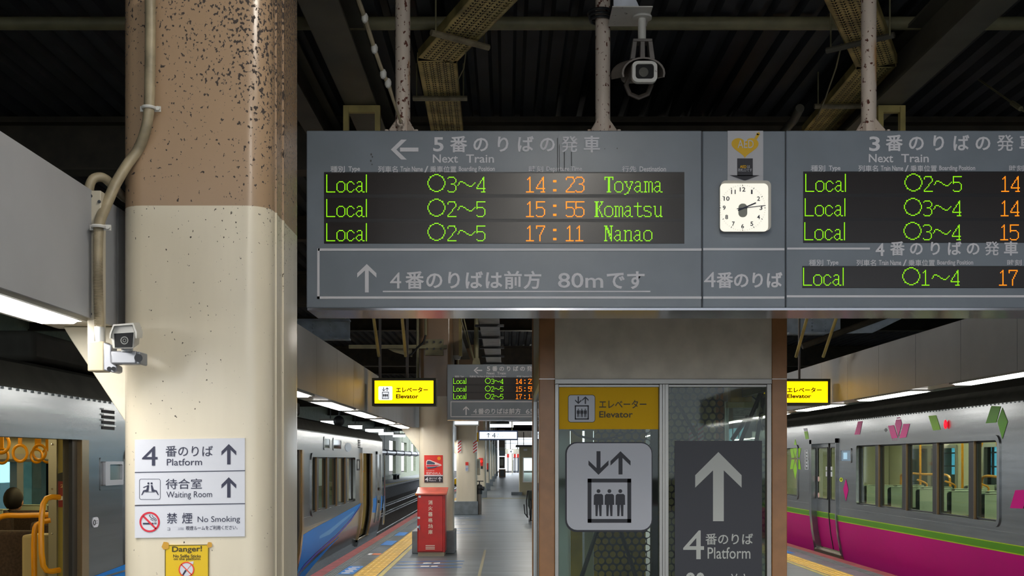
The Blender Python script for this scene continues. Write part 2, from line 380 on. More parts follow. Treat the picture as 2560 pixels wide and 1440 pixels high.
# roof
b = B(); x = -16.0; pts = []
while x < 20:
    pts += [(x, 4.6), (x+.09, 4.6), (x+.115, 4.66), (x+.165, 4.66)]; x += .19
pts = pts+[(20, 4.6)]
n = len(pts); vs = [(a, -9, c) for a, c in pts]+[(a, 104, c) for a, c in pts]
b.add(vs, [(i, i+n, i+n+1, i+1) for i in range(n-1)]); b.add([(-16, -9, 4.75), (20, -9, 4.75), (20, 104, 4.75), (-16, 104, 4.75)], [(0, 1, 2, 3)])
o = b.build('ceiling', m_roof, smooth=False); setp(o, 'dark corrugated metal roof deck over the platform', 'roof', kind='structure')
for i, (y, zb, d) in enumerate(((9.66, 4.12, .24), (13.6, 4.3, .16), (17.6, 4.05, .3), (23.2, 4.3, .2), (29.2, 4.05, .3), (35, 4.3, .2), (41, 4.05, .3), (51.6, 4.05, .3), (62, 4.05, .3), (72, 4.05, .3), (84, 4.05, .3), (96, 4.05, .3))):
    t = .014; c = y+d/2
    o = B().box((-15, y, zb), (19, y+d, zb+.02)).box((-15, c-t, zb+.02), (19, c+t, 4.55)).box((-15, y, 4.55), (19, y+d, 4.6)).build('cross_beam', m_beam, at=(0, y, zb))
    setp(o, ['dark brown roof beam just behind the hanging departure board', 'slim dark roof beam, second behind the departure board'][i] if i < 2 else 'dark steel beam crossing the roof far down the platform', 'beam', 'roof cross beams')
o = B().tube([(-15, 7.45, 4.54), (19, 7.45, 4.54)], .045, 12).build('roof_pipe', m_olive, at=(0, 7.45, 4.54)); setp(o, 'olive pipe running across under the roof above the cameras', 'pipe')
for (xa, xb, lab) in ((-1.23, -.99, 'olive lengthwise roof girder right of the near column'), (2.79, 3.01, 'brown lengthwise roof girder at the upper right'), (-1.66, -1.5, 'narrow dark lengthwise girder behind the near column')):
    xm = (xa+xb)/2
    o = B().box((xa, -3, 4.2), (xb, 100, 4.22)).box((xm-.01, -3, 4.22), (xm+.01, 100, 4.5)).box((xa, -3, 4.5), (xb, 100, 4.52)).build('roof_girder', m_girder, at=(xm, 0, 4.2)); setp(o, lab, 'girder')
# side walls with window openings, and what stands at the far end
def openwall(name, x, th, zs, ops, ya, yb, m, lab):
    z0, z1 = zs; b = B(); s = th
    b.box((x, ya, -1.5), (x+s, yb, z0)); b.box((x, ya, z1), (x+s, yb, 4.6))
    y = ya
    for a, c in ops: b.box((x, y, z0), (x+s, a, z1)); y = c
    b.box((x, y, z0), (x+s, yb, z1))
    o = b.build(name, m); setp(o, lab, 'wall', kind='structure'); return o
opl = [(y, y+5.6) for y in [17.8, 28.8, 39.8, 50.8, 61.8, 72.8, 83.8, 94.8, 105.8, 116.8]]
wl = openwall('wall_left', -10.4, -.3, (.14, 3.2), opl, -14, 140, m_wallgreen, 'pale green wall with tall openings beyond the opposite platform')
opr = [(y, y+6.4) for y in [14.5, 25.5, 36.5, 47.5, 58.5, 69.5]]
wr = openwall('wall_right', 13.0, .3, (1.05, 3.3), opr, -14, 110, m_wallgreen, 'wall with bright windows behind the magenta train')
b = B(); 
for a, c in opr:
    for z in (1.3, 1.68, 2.5): b.box((13.05, a, z-.02), (13.1, c, z+.02))
    for k in range(1, 4): b.box((13.05, a+k*1.6-.03, 1.05), (13.1, a+k*1.6+.03, 3.3))
b.build('window_bar', m_dark, wr, kind='stuff')
b = B()
for a, c in opr: b.face([(13.15, a, 1.05), (13.15, c, 1.05), (13.15, c, 3.3), (13.15, a, 3.3)])
b.build('window_pane', glass('blue window glass', (150, 205, 225), .03), wr)
# opposite platform on the left
o = B().box((-10.4, -14, -.42), (-8.2, 140, -.28)).box((-10.4, -14, -1.5), (-8.6, 140, -.42)).build('opposite_platform', mat('opposite platform concrete', (150, 152, 150), .6, var=.12)); setp(o, 'pale edge of the opposite platform across the rails', 'platform', kind='structure')
B().box((-8.2-.28, -14, -.28), (-8.2, 140, -.27)).build('edge_line', m_tactline, o)
b = B(); b.box((-8.55, -14, -1.3), (-8.5, 140, -.45)); b.build('platform_face', m_slabdark, o)
for k, y in enumerate((62, 73, 84, 95)):
    t = thing('platform_bench', 'low grey bench on the opposite platform, %s from the train front' % ('first', 'second', 'third', 'fourth')[k], 'bench', (-9.8, y, -.28), 'benches on the opposite platform')
    B().box((-10.0, y-1.6, .1), (-9.6, y+1.6, .18)).build('seat', mat('bench grey', (120, 138, 138), .6), t)
    for q in (-1.2, 1.2): B().box((-9.95, y+q-.05, -.28), (-9.65, y+q+.05, .1)).build('leg', m_dark, t)
t = thing('silver_duct', 'silver foil wrapped duct running along the opposite platform', 'duct', (-8.0, 60, 1.9))
b = B().tube([(-8.0, y, 1.95+.01*math.sin(y)) for y in range(56, 97, 2)], .19, 14); b.build('duct_body', mat('crinkled foil', (196, 198, 204), .3, .85, bump=1, scale=9), t)
b = B()
for y in range(58, 96, 6): b.torus((-8.0, y, 1.95), .2, .02, 'y', 16, 6); b.box((-8.01, y-.01, 2.1), (-7.99, y+.01, 4.64))
b.build('hanger', m_dark, t)
# buildings and bushes outside the left openings
for (x, y, w_, d_, h_, lab, band) in ((-34, 150, 26, 30, 16, 'white building with a red band outside the left openings', 1), (-24, 104, 10, 14, 12, 'pale grey building just outside the wall openings', 0)):
    t = thing('building', lab, 'building', (x, y, -1.6))
    B().box((x-w_/2, y-d_/2, -1.6), (x+w_/2, y+d_/2, h_)).build('wall', mat('pale building wall', (214, 218, 224), .7, var=.04), t)
    if band: B().box((x-w_/2-.1, y-d_/2-.1, 3.6), (x+w_/2+.1, y+d_/2+.1, 4.4)).build('band', m_red, t)
    for k in range(5):
        for q in (1.2, 5.2, 8.4): B().box((x+w_/2-.05, y-d_/2+2+k*(d_-4)/4-.8, q), (x+w_/2+.06, y-d_/2+2+k*(d_-4)/4+.8, q+1.6)).build('window', mat('dark window', (86, 104, 118), .2), t)
for k, (x, y) in enumerate(((-16.5, 101), (-17.5, 122))):
    b = B(); 
    for q in range(260):
        a, e, r = random.uniform(0, 6.28), random.uniform(-.3, 1.5), random.uniform(.5, 1.3); p = Vector((x+r*math.cos(a)*math.cos(e), y+r*math.sin(a)*math.cos(e), -.6+1.7*abs(math.sin(e))*r))
        u = Vector((random.gauss(0,1), random.gauss(0,1), random.gauss(0,1))).normalized()*.2; v_ = u.orthogonal().normalized()*.12
        b.face([p-u, p+v_, p+u, p-v_])
    t = thing('green_bush', ('round green bush outside the third bright opening', 'green bush further out behind the far opening')[k], 'bush', (x, y, -1.3))
    b.build('foliage', mat('leaf green', (104, 150, 60), .6, var=.3), t, kind='stuff'); B().cyl((x, y, -1.3), (x, y, 0), .08, 8).build('stem', m_beam, t)

# ------------------------------------------------------------------ columns
def column(xa, xb, ya, yb, m, lab, zt=4.6, r=.09, plinth=True, haunch=True):
    xm, ym = (xa+xb)/2, (ya+yb)/2
    t = thing('platform_column', lab, 'column', (xm, ym, 0))
    B().prism(rr(xa, xb, ya, yb, r, 6), 'z', .0, zt).build('shaft', m, t)
    if plinth: B().box((xa-.1, ya-.09, 0), (xb+.03, yb+.05, .36)).build('plinth', m_plinth, t, bevel=.012)
    if haunch:
        B().prism([(-1.70, 2.008), (-1.668, 1.955), (xa+.02, 1.59), (xa+.02, 2.008)], 'y', ya+.12, ya+.22).build('haunch', m_cream, t, bevel=.004)
    return t
c1 = column(-1.446, -.885, 3.975, 4.60, m_col, 'large cream and brown speckled column nearest to the viewer')
for x in (-.8835, ): B().box((x-.004, 4.09, 0), (x+.004, 4.10, 4.6)).box((x-.004, 4.22, 0), (x+.004, 4.235, 4.6)).build('seam_strip', m_col, c1)
labs = ['cream column behind the red cabinet', 'cream column with red striped bands beside the hydrant post', 'third pale column down the platform with the red hydrant board', 'fourth pale column down the platform, small red board',
        'fifth pale column down the platform', 'sixth pale column down the platform', 'last slim pale column before the kiosk', 'distant column beyond the kiosk']
for lab, y in zip(labs, (17.05, 28.9, 41.7, 51.4, 60.8, 71.6, 83.5, 96)): column(-1.40 if y < 20 else -1.36, -.855 if y < 20 else -.80, y, y+.6, m_col2, lab)

# ------------------------------------------------------------------ lamp fascias with recessed fluorescent lamps
def fascia(x, s, z0, z1, ya, yb, lab, gap=None):
    t = thing('lamp_fascia', lab, 'fascia', (x, ya, z0), kind='structure')
    segs = [(ya, yb)] if not gap else [(ya, gap[0]), (gap[1], yb)]
    for a, c in segs:
        b = B().box((x+s*.012, a, z0+.012), (x+s*.27, a+.02, z1-.01)).box((x+s*.012, c-.02, z0+.012), (x+s*.27, c, z1-.01))
        b.box((x+s*.25, a, z0), (x+s*.27, c, z1)); b.box((x, a, z1-.02), (x+s*.27, c, z1)); b.box((x, a, z0), (x+s*.27, c, z0+.012)); b.build('fascia_housing', m_cream, t)
        y = a; me = None
        while y < c-.05:
            l = min(1.01, c-y)
            o = B().box((x-s*.012, y+.003, z0-.004), (x, y+l-.003, z1)).build('fascia_panel', m_fascia, t, smooth=False); y += l
    return t
fascia(-1.5, -1, 2.01, 2.465, -5, 86, 'white lamp fascia along the left platform edge', (4.18, 4.34))
fascia(3.9, 1, 2.178, 2.69, -5, 38, 'white lamp fascia along the right platform edge')
def lamp(x0, x1, z, y, l, lab, grp):
    xm = (x0+x1)/2; t = thing('platform_lamp', lab, 'lamp', (xm, y+l/2, z), grp)
    w_ = .018
    B().box((x0-w_, y-w_, z-.012), (x0, y+l+w_, z+.004)).box((x1, y-w_, z-.012), (x1+w_, y+l+w_, z+.004)).box((x0, y-w_, z-.012), (x1, y, z+.004)).box((x0, y+l, z-.012), (x1, y+l+w_, z+.004)).build('frame', m_fix, t)
    B().prism([(x0, z-.002), (x1, z-.002), (x1-.03, z-.02), (x0+.03, z-.02)], 'y', y, y+l).build('diffuser', m_tube, t)
names = {2.55: 'bright lamp left of the near column', 6.98: 'lamp just right of the near column, partly hidden by it', 9.3: 'second lamp right of the near column on the yellow lit fascia', 11.25: 'lamp below the left elevator light box', 13.35: 'lamp next after the left elevator light box', 15.5: 'last lamp before the second column'}
for y in [-3.7, -1.6, .45, 2.55, 4.9, 6.98, 9.3, 11.25, 13.35, 15.5]+[17.6+2.1*k for k in range(32)]:
    lamp(-1.705, -1.53, 2.008, y, 1.42 if y != 2.55 else 1.3, names.get(y, 'fluorescent lamp in the left fascia, out of plain view' if y < 17 else 'distant fluorescent lamp of the left fascia beyond the red cabinet'), 'lamps in the left fascia')
names = {7.87: 'long lamp at the right picture edge over the magenta train', 10.45: 'lamp under the yellow patch of the right fascia', 13.03: 'short looking lamp right beside the right elevator box', 15.6: 'lamp seen below the right elevator box'}
for y in [-4.8, -2.2, .4, 2.95, 5.4, 7.87, 10.45, 13.03, 15.6]+[18.2+2.58*k for k in range(7)]:
    lamp(3.95, 4.15, 2.176, y, 1.6, names.get(y, 'fluorescent lamp in the right fascia, out of plain view'), 'lamps in the right fascia')
# ------------------------------------------------------------------ led departure boards
CIRC = [(7.5+7.4*math.cos(2*math.pi*i/48), 7.5+7.4*math.sin(2*math.pi*i/48)) for i in range(49)]
G = {'L': (8, '0,0 0,15 7,15'), 'o': (8, '2,6 5,6 7,8 7,13 5,15 2,15 0,13 0,8 2,6'), 'c': (7, '6,8 4,6 2,6 0,8 0,13 2,15 4,15 6,13'),
 'a': (8, '1,7 2,6 4,6 5,7 5,14 6,15 7,15;5,10 2,10 0,12 0,13 2,15 3,15 5,13'), 'l': (1, '0,0 0,15'),
 '1': (8, '1,4 3,2 3,15;0,15 6,15'), '2': (8, '0,4 0,3 1,2 6,2 7,4 7,6 0,14 0,15 7,15'), '3': (8, '0,3 1,2 5,2 7,4 7,6 5,8 3,8;5,8 7,10 7,13 5,15 1,15 0,14'),
 '4': (8, '6,15 6,2 0,11 0,12 7,12;4,15 7,15'), '5': (8, '7,2 0,2 0,8 1,7 5,7 7,9 7,13 5,15 1,15 0,14'), '7': (8, '0,4 0,2 7,2 7,3 3,10 3,15'),
 ':': (8, '2,5 4,5;2,6 4,6;2,13 4,13;2,14 4,14'), '~': (16, '0,9 2,6 4,6 7,8 10,10 12,10 15,7'),
 'T': (8, '0,4 0,2 7,2 7,4;3,2 3,15;4,2 4,15;2,15 5,15'), 'y': (8, '0,6 2,6;1,7 4,13;7,6 3,16 1,17 0,17;5,6 7,6'),
 'm': (8, '0,6 1,6 1,15;1,7 2,6 3,6 4,7 4,15;4,7 5,6 6,6 7,7 7,15;0,15 2,15'), 'K': (8, '1,2 1,15;2,2 2,15;0,2 3,2;0,15 3,15;7,2 3,8 7,15;5,2 7,2;6,15 7,15'),
 't': (8, '3,3 3,14 4,15 6,15 7,14;0,6 6,6'), 's': (8, '6,7 5,6 1,6 0,8 1,10 5,11 6,13 5,15 1,15 0,14'), 'u': (8, '0,6 1,6 1,13 2,15 4,15 6,13;6,6 6,15 7,15'),
 'N': (8, '1,2 1,15;6,2 6,15;1,2 6,15;2,2 6,12;0,2 2,2;0,15 2,15;5,2 7,2'), 'n': (8, '0,6 1,6 1,15;1,8 3,6 5,6 6,8 6,15;0,15 2,15;5,15 7,15')}
def dots(ch):
    if ch == 'O': segs = [CIRC]; w_ = 16
    else: w_, d = G[ch]; segs = [[tuple(map(float, p.split(','))) for p in q.split()] for q in d.split(';')]
    out = set()
    for pts in segs:
        for (a, b), (c, d) in zip(pts, pts[1:]):
            k = max(1, int(max(abs(c-a), abs(d-b))+.999)) if ch != 'O' else 1
            for i in range(k+1): out.add((round(a+(c-a)*i/k), round(b+(d-b)*i/k)))
    return w_, out
PIT = 2.83
def led(b, s, px, py, Y, adv=None, q=.5):
    for ch in s:
        if ch == ' ': px += 8*PIT; continue
        w_, ds = dots(ch)
        for (a, c) in sorted(ds): b.disc(px+(a+.5)*PIT, py+(c+.5)*PIT, q*PIT, Y, 6)
        px += (adv or (w_+1)*PIT)
def board(T, Y, D, full, lab, dist):
    e = .004
    x0 = 766; xr = 2956 if full else 1755
    c = P(*(T((x0+xr)/2, 770) if T else ((x0+xr)/2, 770)), Y); t = thing('departure_board', lab, 'sign board', c)
    b = B(T).pbox(766, 1754.5, 326, 770, Y, D); b.build('left_cabinet', m_sign, t, bevel=.006)
    if full:
        B(T).pbox(1756.5, 1963.5, 327, 770, Y, D).build('clock_cabinet', m_sign, t, bevel=.006); B(T).pbox(1965.5, 2956, 326, 770, Y, D).build('right_cabinet', m_sign, t, bevel=.006)
        b = B(T).pbox(1753, 1758, 328, 768, Y+.01, D-.02).pbox(1962, 1967, 328, 768, Y+.01, D-.02); b.build('joint_gap', m_black_rub, t)
    zb = Z(770, Y) if not T else P(*T(766, 770), Y)[2]
    a = P(*(T(768, 0) if T else (768, 0)), Y); d = P(*(T(xr-2, 0) if T else (xr-2, 0)), Y)
    B().box((a[0], Y+.004, zb-.012), (d[0], Y+D-.004, zb+.001)).build('underside_plate', m_signbot, t)
    y1 = Y-e
    # printed letters and lines
    def heading(b, num, x, xs, yt, nt=True):
        b.text(num, x, x+26, yt, yt+36, y1, .02)
        b.chars('番のりばの発車', xs, 55.5, 43, yt+33.5, y1, .022)
    b = B(T)
    heading(b, '5', 1083, 1125, 343)
    b.text('Next', 1082, 1145, 386, 407, y1, .014).text('Train', 1165, 1235, 386, 407, y1, .014)
    def heads(b, dx, dy, upto=9):
        L_ = [('種別', 826, 862, 415, 431), ('Type', 871, 900, 416, 431), ('列車名', 945, 994, 415, 431), ('Train Name', 1001, 1057, 416, 429), ('/', 1061, 1071, 415, 431), ('乗車位置', 1075, 1141, 415, 431), ('Boarding Position', 1147, 1237, 416, 431), ('時刻', 1322, 1358, 415, 430), ('Departure Time', 1366, 1455, 416, 431), ('行先', 1555, 1591, 415, 430), ('Destination', 1599, 1665, 416, 429)]
        for s, xa, xb, ya, yb in L_: b.text(s, xa+dx, xb+dx, ya+dy, yb+dy, y1, .012 if ord(s[0]) > 255 else .02)
    heads(b, 0, 0)
    for pts in ([(1046, 369), (1046, 379), (1000, 379), (1000, 369)], [(977, 374), (1003, 349), (1017, 349), (991, 374)], [(977, 374), (991, 374), (1017, 399), (1003, 399)]): b.pp(pts, y1)
    b.rect(795, 1754, 621, 627, y1).rect(793, 1754, 741, 747, y1).rect(793, 799, 621, 747, y1)
    b.arrow(917, 660, 731, 48, 9.5, y1, 23)
    b.text('4', 975, 1003, 681, 721, y1, .010); b.chars('番のりばは前方', 1013, 49.2, 47, 718, y1, .022)
    if dist == '80': b.text('80m', 1395, 1508, 682, 720, y1, .010); b.chars('です', 1514, 50, 50, 719, y1, .022); b.rect(957, 1626, 727, 730.5, y1)
    else: b.text('65m', 1395, 1508, 682, 720, y1, .010); b.chars('です', 1514, 50, 50, 719, y1, .022); b.rect(957, 1626, 727, 730.5, y1)
    if full:
        b.rect(1758, 1961, 620, 626, y1).rect(1758, 1961, 741, 747, y1)
        b.text('4', 1760, 1789, 680, 718, y1, .012); b.chars('番のりば', 1791, 41, 42, 716, y1, .025)
        b.text('3', 2173, 2200, 341, 378, y1, .02); b.chars('番のりばの発車', 2214, 55.5, 43, 373.5, y1, .022)
        b.text('Next', 2172, 2233, 385, 406, y1, .014).text('Train', 2253, 2322, 385, 406, y1, .014)
        heads(b, 1201, -2)
        b.rect(1968, 2175, 619, 624, y1)
        b.text('4', 2189, 2211, 608, 640, y1, .02); b.chars('番のりばの発車', 2225, 47.3, 37, 635, y1, .022)
        heads(b, 1196, 234)
        b.rect(1967, 2950, 738, 743.5, y1)
    b.build('lettering', m_white, t)
    # display recesses and lit dots
    rows = [436, 497.5, 558]
    def panel(xa, xb, ya, yb, rws):
        B(T).pbox(xa-2, xb+2, ya-2, yb+2, Y-.003, .003).build('display_gap', m_led_gap, t)
        for r in rws: B(T).pbox(xa, xb, r-3, r+49.5, Y-.0036, .002).build('display_row', m_led_bg, t)
    panel(812, 1709, 432, 607, rows)
    gr, og = B(T), B(T); yd = Y-.006; q = .5 if full else .62
    for r, (p, ho, n, dst, xd) in zip(rows, (('3', '14:23', '4', 'Toyama', 1511), ('2', '15:55', '5', 'Komatsu', 1486), ('2', '17:11', '5', 'Nanao', 1510))):
        led(gr, 'Local', 815.5, r, yd, q=q); led(gr, 'O', 1068.5, r-1, yd, q=q); led(gr, p, 1118.5, r, yd, q=q); led(gr, '~', 1143.5, r, yd, q=q); led(gr, n, 1191, r, yd, q=q)
        led(gr, dst, xd, r, yd, 24.6, q=q)
        for ch, xx in zip(ho, (1315, 1340, 1377, 1414.5, 1438.5)): led(og, ch, xx, r, yd, q=q*1.12)
    if full:
        rw2 = [434.5, 495.5, 555.5]
        panel(2010, 2912, 430.5, 605, rw2); panel(2008, 2910, 667, 718, [669.5])
        for r, p, n, h, dx in zip(rw2+[669], '2331', '5444', ('14', '14', '15', '17'), (0, -1.3, -2.3, -5.5)):
            led(gr, 'Local', 2013+dx, r, yd); led(gr, 'O', 2261+dx, r-1, yd); led(gr, p, 2309.5+dx, r, yd); led(gr, '~', 2334.5+dx, r, yd); led(gr, n, 2382+dx, r, yd)
            for ch, xx in zip(h, (2503, 2527)): led(og, ch, xx+dx, r, yd, q=.54)
    gr.build('green_led_dots', m_led_g, t, smooth=False, kind='stuff', label='lit green dot letters'); og.build('orange_led_dots', m_led_o, t, smooth=False, kind='stuff', label='lit orange dot times')
    return t
YS = 6.0
main = board(None, YS, .36, True, 'large grey departure board hanging in front, with three glowing train rows', '80')
SC = .3127
board(lambda a, b: (1118+(a-766)*SC, 911+(b-326)*SC), 16.72, .28, False, 'smaller far departure board left of the elevator, same layout', '65')
# stains on the main board
b = B()
for (x, ya, yb, w_) in ((1393, 345, 432, 1.6), (1398, 360, 432, 1.2), (1410, 380, 425, 2), (1428, 380, 415, 1.6)): b.rect(x, x+w_, ya, yb, YS-.0045)
for (x, y, r) in ((928, 386, 3), (931, 392, 2.5), (927, 402, 3), (930, 411, 2), (1512, 372, 1.5), (1543, 371, 2)): b.disc(x, y, r*.7, YS-.0045, 7, r)
b.build('dirt_streak', mat('dirt', (84, 86, 88), .8), main)
# clock
t = thing('platform_clock', 'square backlit clock on the departure board showing quarter past two', 'clock', P(1860, 581, YS-.05))
b = B().prism([(X(a, YS), Z(c, YS)) for a, c in rr(1798, 1922, 457, 581, 12)], 'y', YS-.05, YS-.004); b.build('case', mat('pale clock case', (205, 200, 190), .4), t)
YC = YS-.051
def cm(px, py): return px, py
mface = bpy.data.materials.new('backlit clock face'); mface.use_nodes = True; nb = mface.node_tree.nodes['Principled BSDF']
nb.inputs['Base Color'].default_value = rgb((236, 232, 216)); nb.inputs['Emission Color'].default_value = rgb((240, 236, 222)); nb.inputs['Emission Strength'].default_value = .62
B().prism([(X(a, YC), Z(c, YC)) for a, c in rr(1800, 1920, 459, 579, 11)], 'y', YC-.003, YC).build('dial', mface, t)
Yn = YC-.005; cx, cy = 1856.5, 519.5
b = B()
for k in range(1, 13):
    a = math.radians(30*k); r = 46; x, y = cx+r*math.sin(a)*1.0, cy-r*math.cos(a); s = str(k); hw = 3.6*len(s) if k not in (1, 11) else (2 if k == 1 else 5.6)
    b.text(s, x-hw, x+hw, y-5.5, y+5.5, Yn, .02)
b.build('numerals', m_navy, t)
b = B()
for k in range(60):
    a = math.radians(6*k); r0, r1, wd = (54, 58, 1.6) if k % 5 == 0 else (55.5, 57.5, .7)
    b.stroke([(cx+r0*math.sin(a), cy-r0*math.cos(a)), (cx+r1*math.sin(a), cy-r1*math.cos(a))], wd, Yn)
b.build('minute_marks', m_navy, t)
B().prism([(X(a, Yn), Z(c, Yn)) for a, c in rr(1846, 1868, 509, 543, 10)], 'y', Yn-.002, Yn+.001).build('hub_shadow', mat('grey hub shadow', (150, 152, 142), .6), t)  # grey patch paints the shadow of the mechanism behind the backlit dial
B().stroke([(1845, 526), (1890, 507)], 3.4, Yn-.006).build('hour_hand', m_navy, t); B().stroke([(1842, 522), (1914, 513.5)], 2.0, Yn-.008).build('minute_hand', m_navy, t)
# AED poster
t = thing('aed_poster', 'white poster with yellow heart and black arrow above the clock', 'poster', P(1863, 456, YS-.004)); Ye = YS-.008
B().pbox(1819, 1908, 327, 458, YS-.006, .005).build('sheet', mat('poster sheet', (190, 190, 196), .5), t)
hp = []
for k in range(40):
    a = 2*math.pi*k/40; hp.append((1862.5+34*math.sin(a)**3, 366-(13*math.cos(a)-5*math.cos(2*a)-2*math.cos(3*a)-math.cos(4*a))*1.75))
b = B(); n = len(hp); b.add([P(1862.5, 365, Ye)]+[P(p, q, Ye) for p, q in hp], [(0, i+1, (i+1) % n+1) for i in range(n)]); b.stroke([(1889, 347), (1896, 335)], 7, Ye); b.stroke([(1892, 336), (1899, 333)], 6, Ye)
b.build('heart', mat('aed yellow', (222, 176, 10), .5), t)
B().text('AED', 1844, 1884, 350, 370, Ye-.002, .0).build('heart_lettering', m_sticker, t)
b = B().rect(1843, 1882, 396, 440, Ye).pp([(1824, 438), (1862, 452), (1899, 438)], Ye); b.build('arrow', m_black, t)
B().text('AED', 1850, 1866, 413, 420, Ye-.002, .02).build('arrow_lettering', m_yellow, t)
B().text('は', 1868, 1875, 413, 420, Ye-.002).text('改札口です', 1845, 1880, 421, 429, Ye-.002).build('small_lettering', m_sticker, t)

# hanger poles of the main board
for px, lab in ((1007, 'left rusty white pole carrying the departure board'), (1507, 'middle rusty white pole with the camera arm'), (2172, 'right rusty white pole carrying the departure board')):
    xc, yc = X(px, 6.18), 6.18; zb = Z(326, YS); t = thing('hanger_pole', lab, 'pole', (xc, yc, zb), 'hanger poles of the departure board')
    B().cyl((xc, yc, zb+.02), (xc, yc, 4.6), .043, 20).build('pole', m_pole, t)
    B().box((xc-.105, yc-.1, zb), (xc+.105, yc+.1, zb+.018)).build('base_plate', m_pole, t, bevel=.003)
    for k in range(4):
        a = math.pi/4+k*math.pi/2; d = Vector((math.cos(a), math.sin(a), 0)); n_ = Vector((-d.y, d.x, 0))*.005; c = Vector((xc, yc, zb+.018))
        b = B(); q = [c+d*.04, c+d*.1, c+d*.1+Vector((0,0,.02)), c+d*.04+Vector((0,0,.10))]
        b.add([p-n_ for p in q]+[p+n_ for p in q], [(0,1,2,3), (7,6,5,4), (0,4,5,1), (1,5,6,2), (2,6,7,3), (3,7,4,0)]); b.build('gusset', m_pole, t)
    for sx in (-1, 1):
        for sy in (-1, 1): B().cyl((xc+sx*.085, yc+sy*.08, zb+.016), (xc+sx*.085, yc+sy*.08, zb+.034), .011, 6).build('bolt', m_pole, t)
# turnbuckle stay
pa = [P(x, y, Y) for x, y, Y in ((893, -8, 5.8), (912, 45, 5.85), (936, 122, 5.92), (958, 185, 5.98), (970, 208, 6.0), (986, 260, 6.05), (1002, 305, 6.09))]
t = thing('stay_rod', 'dusty lumpy stay rod slanting down to the left pole foot', 'rod', pa[-1])
B().tube(pa, [.013, .014, .012, .011, .013, .008, .008], 8).build('rod', m_conduit, t)
for k, p in enumerate(pa[1:5]): B().sph(p, .02, 10, (1, 1, 1.5)).build('joint', m_camwhite, t)
B().torus(pa[-1], .018, .007, 'y', 14, 6).build('eye', m_pole, t)
t = thing('tie_rod', 'thin tie rod with a turnbuckle at the upper right', 'rod', P(2470, 220, 8.5)); B().cyl(P(2385, 155, 9.2), P(2570, 285, 8.2), .008, 8).build('rod', m_olive, t); B().cyl(P(2530, 257, 8.4), P(2552, 272, 8.28), .02, 8).build('turnbuckle', m_olive, t)

# hanging security camera on the middle pole
xc, yc, ya = X(1605, 6.0), 6.0, 5.87
t = thing('dome_arm_camera', 'hooded security camera hanging below the roof beside the middle pole', 'security camera', P(1605, 240, 6.0))
zp = 3.985
B().box((X(1531, ya), ya, zp), (X(1632, ya), ya+.26, zp+.006)).build('mount_plate', m_camwhite, t)
b = B().prism([(X(1535, ya), zp+.006), (X(1600, ya), zp+.006), (X(1583, ya), zp+.09), (X(1535, ya), zp+.09)], 'y', ya+.02, ya+.028); b.build('mount_web', mat('white web plate', (214, 218, 228), .45, var=.08), t)
B().cyl((xc, yc, Z(104, 6)), (xc, yc, zp), .023, 16).build('stem', m_camwhite, t); B().cyl((xc, yc, zp-.012), (xc, yc, zp), .055, 18).build('flange', m_camwhite, t)
b = B()
for s in (-1, 0, 1): b.prism([(xc+s*.055-.014, Z(152, 6)), (xc+s*.055+.014, Z(152, 6)), (xc+s*.042+.012, Z(104, 6)), (xc+s*.042-.012, Z(104, 6))], 'y', yc-.03, yc+.03)
b.box((xc-.054, yc-.035, Z(109, 6)), (xc+.054, yc+.035, Z(102, 6))); b.build('yoke', mat('grey yoke', (112, 106, 102), .5, var=.15), t, bevel=.003)
m_hood = mat('dusty camera hood', (112, 104, 98), .5, var=.12)
yf = 5.82; cxh = X(1612, yf); w_ = .075; zt_, zb_ = Z(152, yf), Z(205, yf)
def tilt(b): b.v = [(v[0]-.07*max(0, v[1]-yf), v[1], v[2]+.33*max(0, v[1]-yf)) for v in b.v]; return b
b = B().prism(rr(cxh-.068, cxh+.068, zb_, zt_, .035), 'y', yf+.03, yf+.36); tilt(b).build('housing', m_hood, t)
b = B(); o_ = rr(cxh-.068, cxh+.068, zb_, zt_, .03); i_ = rr(cxh-.05, cxh+.05, zb_+.018, zt_-.016, .018); frame(b, o_, i_, 'y', yf, yf+.03); b.build('front_bezel', m_camwhite, t)
B().box((cxh-.051, yf+.014, zb_+.016), (cxh+.051, yf+.018, zt_-.014)).build('front_window', m_lens, t)
B().cyl((cxh-.005, yf+.010, (zt_+zb_)/2), (cxh-.005, yf+.016, (zt_+zb_)/2), .026, 20).build('lens', mat('lens rim', (60, 60, 54), .3), t)
b = B(); ang = [math.radians(a) for a in range(-15, 196, 15)]; oo = [(cxh-.008+.118*math.cos(a), zb_+.045+.088*math.sin(a)) for a in ang]; ii = [(cxh-.008+.108*math.cos(a), zb_+.045+.079*math.sin(a)) for a in ang]
n = len(oo); vs = [(p[0], d, p[1]) for d in (yf-.01, yf+.36) for p in oo+ii]; fs = [(i, i+1, 2*n+i+1, 2*n+i) for i in range(n-1)]+[(n+i+1, n+i, 3*n+i, 3*n+i+1) for i in range(n-1)]+[(i+1, i, n+i, n+i+1) for i in range(n-1)]+[(0, 2*n, 3*n, n), (n-1, 2*n-1, 4*n-1, 3*n-1)]
b.add(vs, fs); tilt(b).build('sun_hood', m_hood, t)
b = B(); b.torus((cxh-.01, yf+.12, zb_-.015), .07, .014, 'y', 8, 8); tilt(b).build('clamp_ring', mat('brown clamp', (70, 62, 56), .6), t)
b = B()
for k in range(3): b.torus((X(1505, 6.1), 6.18, 4.04+.02*k), .06+.006*k, .008, 'z', 18, 6)
o = b.build('cable_coil', m_dark, at=(X(1505, 6.1), 6.18, 4.04)); setp(o, 'dark cable coil tied round the middle pole at the top edge', 'cable')

